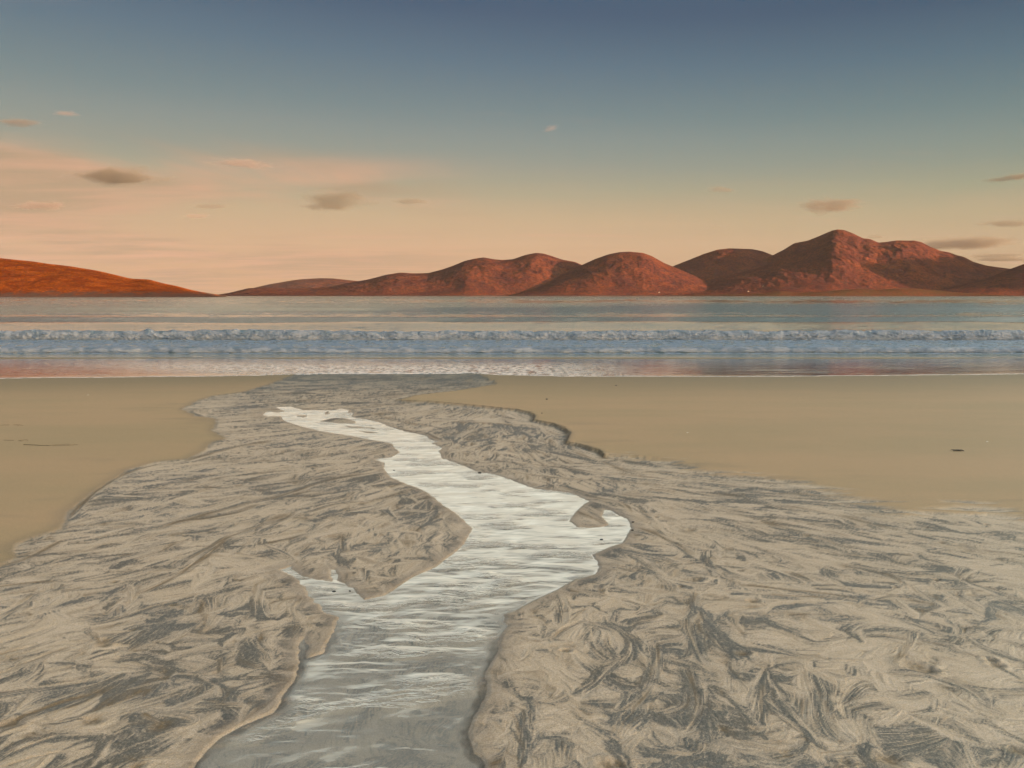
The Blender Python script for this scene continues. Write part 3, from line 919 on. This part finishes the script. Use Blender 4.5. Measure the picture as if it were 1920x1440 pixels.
fr = t.n('ShaderNodeFresnel', i_IOR=1.33)
t.l(nrm, fr.inputs['Normal'])
cl = t.n('ShaderNodeMixShader')
t.l(fr.outputs[0], cl.inputs[0]); t.l(tr.outputs[0], cl.inputs[1]); t.l(gl.outputs[0], cl.inputs[2])
ms = t.n('ShaderNodeMixShader')
fac = t.math('SUBTRACT', 1.0, t.mapr(fr.outputs[0], .03, .26))
fac = t.math('MULTIPLY', fac, t.mapr(k_, 0, 1, 1.0, .66))
fac = t.math('MULTIPLY', fac, t.math('SUBTRACT', 1.0, f_))
fac = t.math('MINIMUM', t.math('MAXIMUM', fac, .03), .80)
fac = t.math('MAXIMUM', fac, t.math('MULTIPLY', s_, .97))
t.l(fac, ms.inputs[0]); t.l(milky.outputs[0], ms.inputs[1]); t.l(cl.outputs[0], ms.inputs[2])
out(t, ms.outputs[0])
me = grid_mesh("stream", X, Y, zw, {'sheer': sheer, 'froth': froth, 'silk': silk, 'ripple': pat}, keep=sk)
tag(link("stream", me, m_st), "shallow silvery stream winding over the sand to the sea", None, None, 'structure')

# ------------------------------------------------------------------ sea and swash
pyr = np.concatenate([np.arange(712, 625, -.55), np.arange(625, 580, -.7), np.arange(580, 558, -.7)])
ang = np.tan(np.arctan((pyr - 720) / F) + PITCH)
yA = CAM_Z / (ang - SLOPE) * (pyr > 669)
yB = (CAM_Z - SEA_Z) / ang
yw = np.where((pyr > 669) & (ang > SLOPE * 1.01), yA, yB)
yw = np.concatenate([np.sort(yw), [1200, 1700, 2500, 4000, 7000, 12000, 21500]])
uw = np.concatenate([[-40, -12, -5, -2.5, -1.6, -1.2, -1.0, -.9], np.arange(-.82, .82, 3.2 / F), [.9, 1.0, 1.2, 1.6, 2.5, 5, 12, 40]])
WX = uw[None, :] * depth_of(np.minimum(yw, 1e9))[:, None]
WX = np.clip(WX, -29500, 29500)
WY = np.broadcast_to(yw[:, None], WX.shape).copy()
e = wet_edge_y(WX) + .25 * fbm(WX * .35, WX * 0 + 2, 300, 3) + .12 * fbm(WX * 2.2, WX * 0 + 2, 301, 2)
d_e = WY - e
t_sw = ss(36.5, 40.5, WY + .8 * fbm(WX * .12, WY * .2, 302, 3))
zfilm = -SLOPE * WY + .004 + .006 * ss(0, 1.0, d_e)
sw = 0
for yc_, hh_, wn, wf in ((79, .42, 7.5, 5.5), (104, .24, 8, 8), (140, .26, 12, 12), (190, .30, 16, 16), (265, .2, 24, 24)):
    q_ = WY - yc_ - .05 * yc_ * fbm(WX / yc_ * 1.1, WX * 0 + yc_, 330, 3)
    sw = sw + hh_ * np.exp(-(q_ / np.where(q_ < 0, wn, wf)) ** 2) * (1 + .35 * fbm(WX / yc_ * 4, WX * 0 + yc_, 331, 3))
zsea = SEA_Z + .030 * fbm(WX * .35, WY * .8, 303, 4) * ss(39, 44, WY) * ss(400, 60, WY) + sw
zwv = np.maximum(zfilm * (1 - t_sw) + zsea * t_sw, SEA_Z - .02)
zwv = np.where(WY < 37, zfilm, zwv)
zwv = np.where(d_e < 0, -SLOPE * WY - .03, zwv)
zwv = np.where(d_e < -1.2, -SLOPE * WY - .3, zwv)
# attributes: ripple strength, foam cover
pyw = 720 + F * np.tan(np.arctan((CAM_Z - SEA_Z) / WY) - PITCH)
wb = 2.5 * fbm(WX / WY * 3.5, WY * 0 + 5, 310, 3)
pw = pyw + wb


def band(c, w): return np.exp(-((pw - c) / w) ** 2)


rough = np.full(WX.shape, .50)
rough += .6 * band(581, 7) + .55 * band(602, 4.2) - .42 * band(593.5, 3.5) - .62 * ss(606, 611, pw) * ss(626, 622, pw) - .45 * band(565.5, 3.0) * ss(-.35, .2, WX / WY) + .4 * band(557.5, 2.5)
rough += .45 * fbm(WX / WY * 9, pw * .35, 311, 4) + .5 * fbm(WX / WY * 45, pw * .9, 312, 3)
rough = np.clip(rough + .12, .16, 1.4)
fo = fbm(WX * .55, WY * 1.3, 320, 5)
foam = ss(.44, .36, np.abs((WY - 50.0) / 20)) * (WY > 41.5) * (WY < 56) * ss(-.55, .05, fo + .25)
fo2 = fbm(WX * 1.6, WY * 1.1, 326, 4)
foam = np.where((WY >= 41) & (WY < 56), ss(-.30, -.05, fo2 + .15 * fo), 0)
foam = foam * ss(40.8, 41.5, WY)
lace = np.abs(fbm(WX * .8, WY * .5, 321, 4))
foam = np.maximum(foam, .75 * ss(.06, .0, lace) * ss(29, 33, WY) * ss(41, 38, WY))
foam = np.maximum(foam, ss(.42, .0, d_e) * ss(-.02, .03, d_e))
churn = ss(-13, -4, WX + 1.2 * (WY - 26)) * ss(6, 0, WX) * ss(-.1, .2, fbm(WX * 2.4, WY * 1.3, 322, 4) + .30) * ss(35, 29, WY)
rough2 = np.where(WY < 39.5, .04 + .16 * churn + .10 * ss(.1, .6, fbm(WX * .25, WY * 1.1, 323, 3)), np.where(WY < 56, .22, rough))
m_sea, t = material("sea_water")
g = t.n('ShaderNodeNewGeometry').outputs['Position']
r_, f_, c_ = attr(t, 'rough'), attr(t, 'foam'), attr(t, 'churn')
w1 = t.noise(t.mapping(g, (.55, 1.6, 1)), 1.0, 5, .6, .6)
w2 = t.noise(t.mapping(g, (2.2, 4.6, 1), rot=(0, 0, .3)), 1.0, 4, .6, .4)
hh = t.math('ADD', t.math('MULTIPLY', w1, .25), t.math('MULTIPLY', w2, .10))
nrm = bump(t, hh, t.math('MULTIPLY', r_, .8, clamp=True), t.math('ADD', 0, .9) if False else .9)
wat = principled(t, Base_Color=(.060, .118, .118, 1), Roughness=t.mapr(r_, 0, 1, .05, .45), Normal=nrm)
wat.inputs['IOR'].default_value = 1.7
wat.inputs['Coat Weight'].default_value = .7
wat.inputs['Coat Roughness'].default_value = .08
t.l(nrm, wat.inputs['Coat Normal'])
fn = t.noise(t.mapping(g, (3, 6, 3)), 1.0, 5, .7)
foamb = principled(t, Base_Color=t.mix(t.mapr(fn, .35, .65), (.10, .14, .205, 1), (.22, .25, .31, 1)), Roughness=.6, Normal=bump(t, fn, .6, .08))  # foam kept dark and bluish: shade put into its colour
ms = t.n('ShaderNodeMixShader')
t.l(t.math('MULTIPLY', f_, t.mapr(fn, .30, .50), clamp=True), ms.inputs[0])
t.l(wat.outputs[0], ms.inputs[1]); t.l(foamb.outputs[0], ms.inputs[2])
wf = principled(t, Base_Color=(.86, .68, .60, 1), Roughness=.5)
ms2 = t.n('ShaderNodeMixShader')
t.l(t.math('MULTIPLY', c_, .8, clamp=True), ms2.inputs[0])
t.l(ms.outputs[0], ms2.inputs[1]); t.l(wf.outputs[0], ms2.inputs[2])
out(t, ms2.outputs[0])
lip = ss(.30, .05, d_e) * ss(-.01, .02, d_e)
chn = np.maximum(lip, churn * .95 * ss(-.35, .15, fbm(WX * 6, WY * 2.2, 324, 3)))
keepw = WY > e - 1.2
me = grid_mesh("sea", WX, WY, zwv, {'rough': rough2, 'foam': foam * (1 - lip), 'churn': chn}, keep=keepw)
tag(link("sea", me, m_sea), "calm teal sea with a thin shining swash at the beach", None, None, 'structure')


# ------------------------------------------------------------------ breakers
m_foam, t = material("breaking_foam")
g = t.n('ShaderNodeNewGeometry').outputs['Position']
a = t.noise(t.mapping(g, (1.4, 1.4, 2.5)), 1.0, 5, .65, .5)
b = t.noise(g, 11.0, 5, .75)
top = attr(t, 'crest')
col = t.mix(t.mapr(a, .36, .62), (.10, .125, .175, 1), (.235, .235, .275, 1))  # blue of the shaded surf is put into the foam colour
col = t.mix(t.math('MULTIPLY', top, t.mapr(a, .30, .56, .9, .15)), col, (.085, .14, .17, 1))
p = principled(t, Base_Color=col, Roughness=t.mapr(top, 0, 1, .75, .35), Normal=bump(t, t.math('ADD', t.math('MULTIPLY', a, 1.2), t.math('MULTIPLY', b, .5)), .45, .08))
out(t, p.outputs[0])


def breaker(name, label, y0, h, depth_, seed, plumes=(), xr=62.0, nx=1900, npf=34):
    xs = np.linspace(-xr, xr, nx)[None, :]
    k = np.linspace(0, 1, npf)[:, None]
    hx = h * (1 + .24 * fbm(xs * .09, xs * 0 + 1, seed, 3) + .18 * fbm(xs * .6, xs * 0 + 1, seed + 1, 3) + .05 * fbm(xs * 3, xs * 0, seed + 2, 2))
    for px_, gain, wd in plumes:
        xp = (px_ - 960) / F * depth_of(y0)
        hx = hx + h * gain * np.exp(-((xs - xp) / wd) ** 2) * (.7 + .5 * fbm(xs * 5, xs * 0, seed + 8, 2))
    # profile: foot of the roller, bulging face, crest, long back
    pk = np.array([0, .10, .3, .5, .62, .72, .8, 1.0])
    py_ = np.array([0, -.03, .02, .14, .30, .48, .75, 2.6]) * depth_
    pz_ = np.array([-.05, .18, .55, .86, .98, 1.0, .90, -.03])
    yb = np.interp(k, pk, py_) + y0 + .55 * fbm(xs * .05, xs * 0 + 9, seed + 3, 3) + .12 * fbm(xs * .5, xs * 0 + 9, seed + 4, 3)
    zb = np.interp(k, pk, pz_) * hx
    lump = (np.abs(fbm(xs * 2.2, k * 5 + xs * .1, seed + 5, 4)) - .25) + .45 * (np.abs(fbm(xs * 7, k * 13, seed + 6, 3)) - .2)
    env = ss(0, .08, k) * ss(1, .72, k)
    yb = yb - lump * .22 * h * env
    zb = zb + lump * .12 * h * env
    crest = ss(.30, .62, k) * np.ones_like(xs) * (.55 + .6 * fbm(xs * .4, k * 3, seed + 7, 3))
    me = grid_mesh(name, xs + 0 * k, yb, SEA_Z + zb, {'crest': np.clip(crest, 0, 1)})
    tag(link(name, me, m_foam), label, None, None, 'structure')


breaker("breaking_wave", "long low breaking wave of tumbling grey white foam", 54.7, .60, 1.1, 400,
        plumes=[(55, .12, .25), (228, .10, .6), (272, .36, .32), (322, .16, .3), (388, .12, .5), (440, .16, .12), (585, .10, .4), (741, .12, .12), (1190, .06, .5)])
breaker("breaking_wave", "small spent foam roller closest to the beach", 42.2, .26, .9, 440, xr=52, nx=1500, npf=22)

# ------------------------------------------------------------------ clouds
def cloud(px, py, wpx, hpx, label, dens, colr, d=16000, tilt=0.0, seed=0):
    x, y, z = at_dist(px, py, d)
    k = d / F
    import bmesh
    bm = bmesh.new()
    bmesh.ops.create_icosphere(bm, subdivisions=3, radius=1)
    for v in bm.verts:
        n = v.co.normalized()
        from mathutils import noise as mn
        f = 1 + .22 * mn.noise(n * 2.1 + Vector((seed, 0, 0)))
        v.co = v.co * f
        if v.co.z < 0: v.co.z *= .7
    me = bpy.data.meshes.new("cloud")
    bm.to_mesh(me); bm.free()
    m = bpy.data.materials.new("cloud_vapour"); m.use_nodes = True
    t = NT(m.node_tree)
    tcn = t.n('ShaderNodeTexCoord').outputs['Object']
    ln = t.n('ShaderNodeVectorMath', operation='LENGTH'); t.l(tcn, ln.inputs[0])
    fall = t.mapr(ln.outputs['Value'], .05, 1.0, 1.0, 0.0)
    asp = max(2.0, wpx / hpx)
    n = t.noise(t.mapping(tcn, (asp * .42, asp * .4, 1.6), loc=(seed * 3.7, 0, 0)), 1.0, 7, .68, .9)
    de = t.math('MULTIPLY', t.mapr(t.math('ADD', t.math('MULTIPLY', n, 1.7), t.math('MULTIPLY', fall, .62)), 1.02, 1.38), dens)
    pv = t.n('ShaderNodeVolumePrincipled')
    pv.inputs['Color'].default_value = (*colr, 1)
    pv.inputs['Anisotropy'].default_value = 0.0
    t.l(de, pv.inputs['Density'])
    out(t, pv.outputs[0], True)
    o = link("cloud", me, m)
    o.location = (x, y, z)
    o.scale = (wpx / 2 * k * 1.35, wpx / 2 * k * .6, hpx / 2 * k * 1.45)
    o.rotation_euler = (0, -tilt, 0)
    tag(o, label, "cloud", "small clouds over the bay")
    return o


PINK = (.20, .19, .21); GREY = (.11, .125, .125); MIX = (.13, .13, .13)  # sunlit, shaded and in-between cloud tones, light put into the albedo
CL = [(222, 332, 165, 36, "wide dark grey cloud above the veil over the headland", .0036, GREY, 0),
      (78, 385, 105, 18, "small bright pinkish cloud low over the headland's high end", .0030, PINK, 0),
      (625, 376, 130, 44, "ragged grey cloud with a pink upper edge, largest over the gap", .0030, GREY, -.04),
      (768, 377, 74, 14, "thin flat grey cloud just beside the ragged grey one", .0030, GREY, 0),
      (455, 307, 125, 18, "faint pink wisp above the end of the headland", .0020, PINK, -.07),
      (35, 230, 90, 17, "brownish wisp cut by the picture's edge, high over the headland", .0030, MIX, -.02),
      (124, 213, 52, 11, "tiny orange wisp, the highest one over the headland", .0030, PINK, -.06),
      (395, 387, 80, 10, "thin grey streak above a small pink cloud", .0022, MIX, 0),
      (368, 405, 60, 11, "small pink cloud beneath a thin grey streak", .0030, PINK, .03),
      (1352, 356, 62, 13, "small double wisp above the flat topped hill", .0026, MIX, -.03),
      (1032, 241, 34, 12, "tiny lone orange wisp high above the two humped hill", .0024, PINK, .3),
      (1560, 384, 120, 32, "lens shaped cloud with a pink edge just above the highest peak", .0036, MIX, 0),
      (1540, 403, 30, 7, "tiny streak hanging under the lens shaped cloud", .0026, GREY, .1),
      (1905, 332, 140, 13, "tilted dark streak, the highest cloud over the far end of the range", .0030, GREY, .13),
      (1895, 419, 120, 14, "flat grey streak between the tilted streak and the long one", .0030, GREY, 0),
      (1812, 456, 225, 24, "long flat grey cloud behind the peak's shoulder", .0030, GREY, .03),
      (1870, 479, 130, 8, "thin grey streak, upper of the two lowest by the dark hill", .0026, GREY, .02),
      (1885, 486, 150, 10, "thin grey streak, lowest of all by the dark hill", .0026, GREY, 0),
      (1640, 444, 46, 7, "tiny grey streak touching the peak's ridge", .0026, GREY, 0),
      (1342, 425, 30, 6, "tiny grey streak over the saddle beside the dome shaped hill", .0022, GREY, 0)]
for i, (px, py, wp, hp, lb, de, cc, ti) in enumerate(CL):
    cloud(px, py, wp, hp, lb, de, cc, 16000 if py < 440 else 24000, ti, i + 1)


# ================================================================== SMALL THINGS
def simple(name, col, rough=.8, noise_scale=80, col2=None):
    m, t = material(name)
    g = t.n('ShaderNodeTexCoord').outputs['Object']
    n = t.noise(g, noise_scale, 4, .6)
    c = t.mix(t.mapr(n, .35, .65), col, col2 or tuple(v * .6 for v in col[:3]) + (1,))
    p = principled(t, Base_Color=c, Roughness=rough, Normal=bump(t, n, .5, .004))
    out(t, p.outputs[0])
    return m


import bmesh
from mathutils import noise as mnoise
M_WHITEWASH = simple("whitewash", (.20, .19, .18, 1), .8, 1.0)
M_SLATE = simple("slate", (.07, .07, .08, 1), .7, 2.0)
M_GLASS = simple("dark_pane", (.03, .035, .04, 1), .3, 1.0)
M_WEED = simple("seaweed", (.022, .014, .008, 1), .35, 60, (.045, .022, .010, 1))
M_STRAND = simple("dry_weed", (.16, .105, .06, 1), .8, 60, (.10, .07, .04, 1))
M_SHELL = simple("shell", (.82, .76, .68, 1), .4, 90, (.7, .6, .5, 1))
M_PEB = simple("pebble", (.035, .03, .03, 1), .5, 90)


def box(bm, x0, x1, y0, y1, z0, z1):
    v = [bm.verts.new(c) for c in ((x0, y0, z0), (x1, y0, z0), (x1, y1, z0), (x0, y1, z0), (x0, y0, z1), (x1, y0, z1), (x1, y1, z1), (x0, y1, z1))]
    for f in ((3, 2, 1, 0), (4, 5, 6, 7), (0, 1, 5, 4), (1, 2, 6, 5), (2, 3, 7, 6), (3, 0, 4, 7)):
        bm.faces.new([v[i] for i in f])


def bm_obj(name, bm, mat, parent=None, smooth=False):
    me = bpy.data.meshes.new(name)
    bm.to_mesh(me); bm.free()
    if smooth:
        for p in me.polygons: p.use_smooth = True
    return link(name, me, mat, parent)


def surface_z(x, y):
    w = window(x, y, .06)
    if w is None: return -SLOPE * y
    i = np.argmin((X[w] - x) ** 2 + (Y[w] - y) ** 2)
    return float((-SLOPE * Y[w] + Hs[w]).ravel()[i])


dg = None


def ground_ray(x, y):
    global dg
    dg = dg or bpy.context.evaluated_depsgraph_get()
    hit, loc, *_ = S.ray_cast(dg, Vector((x, y, 1500)), Vector((0, 0, -1)))
    return loc.z if hit else SEA_Z


bpy.context.view_layer.update()
for px, py, d, rz, lb in [(1236, 551, 7780, .1, "tiny white cottage at the water's edge under the dome shaped hill"),
                          (1431, 537.5, 7900, -.2, "tiny white cottage partway up the slope below the peak"),
                          (1403, 547, 7620, .3, "tiny white cottage low on the slope near the far shore")]:
    x, y, z = at_dist(px, py, d)
    zg = ground_ray(x, y)
    # slide towards or away along the sight line until the ground meets it
    best = None
    for dd_ in np.arange(6950, 8600, 25):
        x2, y2, z2 = at_dist(px, py, dd_)
        zz2 = ground_ray(x2, y2)
        if zz2 > z2 - .5:
            best = (x2, y2, zz2); break
    if best is None: best = (x, y, zg)
    e = bpy.data.objects.new("cottage", None); COL.objects.link(e)
    e.location = (best[0], best[1], best[2] - .6); e.rotation_euler = (0, 0, rz); e.scale = (.8, .8, .8)
    tag(e, lb, "cottage", "white cottages on the far shore")
    bm = bmesh.new(); box(bm, -8, 8, -3.4, 3.4, -2, 5)
    for sx_ in (-8, 8):
        a_, b_, c_2 = (bm.verts.new((sx_, -3.4, 5)), bm.verts.new((sx_, 3.4, 5)), bm.verts.new((sx_, 0, 8)))
        bm.faces.new((a_, b_, c_2))
    bm_obj("wall", bm, M_WHITEWASH, e)
    bm = bmesh.new()
    for s_2 in (-1, 1):
        v = [bm.verts.new(c) for c in ((-8.4, s_2 * 3.9, 4.7), (8.4, s_2 * 3.9, 4.7), (8.4, 0, 8.2), (-8.4, 0, 8.2), (-8.4, s_2 * 3.9, 4.9), (8.4, s_2 * 3.9, 4.9), (8.4, 0, 8.45), (-8.4, 0, 8.45))]
        for f in ((0, 1, 2, 3), (4, 5, 6, 7), (0, 1, 5, 4), (0, 3, 7, 4), (1, 2, 6, 5)):
            bm.faces.new([v[i] for i in f])
    rf = bm_obj("roof", bm, M_SLATE, e)
    bm = bmesh.new(); box(bm, 6.6, 7.8, -.7, .7, 7.4, 9.6)
    bm_obj("chimney", bm, M_WHITEWASH, rf)
    bm = bmesh.new(); box(bm, -.6, .6, -3.5, -3.38, .2, 2.6)
    bm_obj("door", bm, M_SLATE, e)
    for xx in (-5, 4.4):
        bm = bmesh.new(); box(bm, xx - .8, xx + .8, -3.5, -3.38, 1.4, 3.2)
        bm_obj("window", bm, M_GLASS, e)


def pebble(px, py, r, lb, mat, name="pebble", cat="pebble", onwater=False, flat=.6, elong=1.4):
    x, y = beach_poly([(px, py)])[0]
    z = (-SLOPE * y + WATER) if onwater else surface_z(x, y)
    bm = bmesh.new()
    bmesh.ops.create_icosphere(bm, subdivisions=3, radius=1)
    o_ = random.uniform(0, 50)
    for v in bm.verts:
        f = 1 + .25 * mnoise.noise(v.co * 1.3 + Vector((o_, 0, 0))) + .06 * mnoise.noise(v.co * 5 + Vector((o_, 3, 0)))
        v.co = Vector((v.co.x * r * elong * f, v.co.y * r * f, v.co.z * r * flat * f))
    o = bm_obj(name, bm, mat, None, True)
    o.location = (x, y, z + r * flat * .55)
    o.rotation_euler = (0, 0, random.uniform(-.4, .4))
    tag(o, lb, cat)
    return o


def shell(px, py, r, lb):
    """one valve of a cockle, ribbed, hinge down-beach"""
    x, y = beach_poly([(px, py)])[0]
    z = surface_z(x, y)
    bm = bmesh.new()
    nr_, nc_ = 9, 25
    vs = []
    for i in range(nr_ + 1):
        a = i / nr_
        row = []
        for j in range(nc_):
            b = (j / (nc_ - 1) - .5) * 2.3
            rr = r * a * (1.0 - .08 * b * b)
            zz_ = r * .55 * math.sin(pi * (.08 + .62 * a)) * math.cos(b * .62) + r * .03 * math.cos(b * 26) * a
            row.append(bm.verts.new((rr * math.sin(b), rr * math.cos(b) - r * .5, zz_)))
        vs.append(row)
    for i in range(nr_):
        for j in range(nc_ - 1):
            bm.faces.new((vs[i][j], vs[i][j + 1], vs[i + 1][j + 1], vs[i + 1][j]))
    r_ = bmesh.ops.extrude_face_region(bm, geom=bm.faces[:])
    for v in [q for q in r_['geom'] if isinstance(q, bmesh.types.BMVert)]:
        v.co.z -= r * .06
    o = bm_obj("shell", bm, M_SHELL, None, True)
    o.location = (x, y, z)
    o.rotation_euler = (0, 0, random.uniform(-2, 2))
    tag(o, lb, "shell")


def weed(px, py, length, lb, curls=7, th=.006, lift=.02, spread=.35, name="seaweed"):
    x, y = beach_poly([(px, py)])[0]
    z = surface_z(x, y)
    bm = bmesh.new()
    for c in range(curls):
        L = length * random.uniform(.45, 1.0)
        a = (0, pi)[c % 2] + random.gauss(0, spread)
        p0 = Vector((random.uniform(-.04, .04), random.uniform(-.006, .006), 0)) if curls < 6 else Vector((random.uniform(-.5, .5) * length * .5, random.uniform(-.5, .5) * length * .12, 0))
        prev = None
        n = 12
        for i in range(n + 1):
            s = i / n
            a += random.gauss(0, .25)
            q = p0 + Vector((math.cos(a), math.sin(a) * .8, 0)) * (L / n) * 1.0
            p0 = q
            hz = th + lift * math.sin(pi * s) * random.uniform(.5, 1.1)
            w = th * (1.6 - s) * random.uniform(.8, 1.5)
            nrm_ = Vector((-math.sin(a), math.cos(a), 0))
            ring = [bm.verts.new(q + nrm_ * w + Vector((0, 0, hz))), bm.verts.new(q + Vector((0, 0, hz + th))), bm.verts.new(q - nrm_ * w + Vector((0, 0, hz))), bm.verts.new(q + Vector((0, 0, hz - th)))]
            if prev:
                for j in range(4):
                    bm.faces.new((prev[j], prev[(j + 1) % 4], ring[(j + 1) % 4], ring[j]))
            else:
                bm.faces.new(ring)
            prev = ring
        bm.faces.new(prev)
    o = bm_obj(name, bm, M_WEED if length < .2 else M_STRAND, None, True)
    o.location = (x, y, z)
    tag(o, lb, "seaweed")


weed(1796, 846, .085, "curled black seaweed clump lying on the smooth sand", 12, .0035, .018)
weed(92, 836, .42, "long thin strand of brown seaweed on the smooth sand beside the washed area", 4, .002, .002, .08)
weed(20, 797, .45, "short dark strand of seaweed nearest the sea", 3, .002, .002, .08)
weed(30, 826, .35, "faint broken strand of seaweed between the other two strands", 3, .002, .002, .08)
shell(1851, 829, .020, "small white shell just beyond the curled black seaweed")
shell(165, 741, .024, "small white shell alone on the smooth sand near the swash")
shell(1289, 812, .018, "small white shell beyond the feathered brown streaks")
pebble(1025, 749, .018, "small dark pebble on smooth sand beyond the cut bank", M_PEB)
pebble(1155, 723, .020, "small flat dark pebble closest to the swash", M_PEB)
pebble(1016, 775, .011, "tiny dark pebble just above the cut sand bank", M_PEB)
pebble(899, 883, .015, "dark stone at the edge of the stream's narrow bend", M_PEB, onwater=True)
pebble(739, 878, .009, "dark pebble by the stream's far bank near the brown lip", M_PEB, onwater=True)
pebble(1128, 1006, .009, "small dark pebble in the white side pool of the stream", M_PEB, onwater=True)
pebble(626, 1102, .008, "dark fleck of debris in the small white inlet", M_PEB, onwater=True)
pebble(656, 1101, .006, "tiny dark fleck near the inlet's inner bank", M_PEB, onwater=True)
pebble(1187, 975, .009, "tiny dark pebble on the sand beside the white pool's tip", M_PEB)
pebble(1186, 990, .008, "tiny dark pebble below the white pool's tip", M_PEB)

# ------------------------------------------------------------------ haze
HAZE = 0.25e-5
if HAZE > 0:
    bm = bmesh.new()
    box(bm, -30000, 30000, -3000, 21900, -16, 1420)
    m = bpy.data.materials.new("air"); m.use_nodes = True
    t = NT(m.node_tree)
    pv = t.n('ShaderNodeVolumePrincipled')
    pv.inputs['Color'].default_value = (.75, .80, .95, 1)
    pv.inputs['Density'].default_value = HAZE
    out(t, pv.outputs[0], True)
    tag(bm_obj("haze", bm, m), "thin evening haze over the bay", None, None, 'stuff')
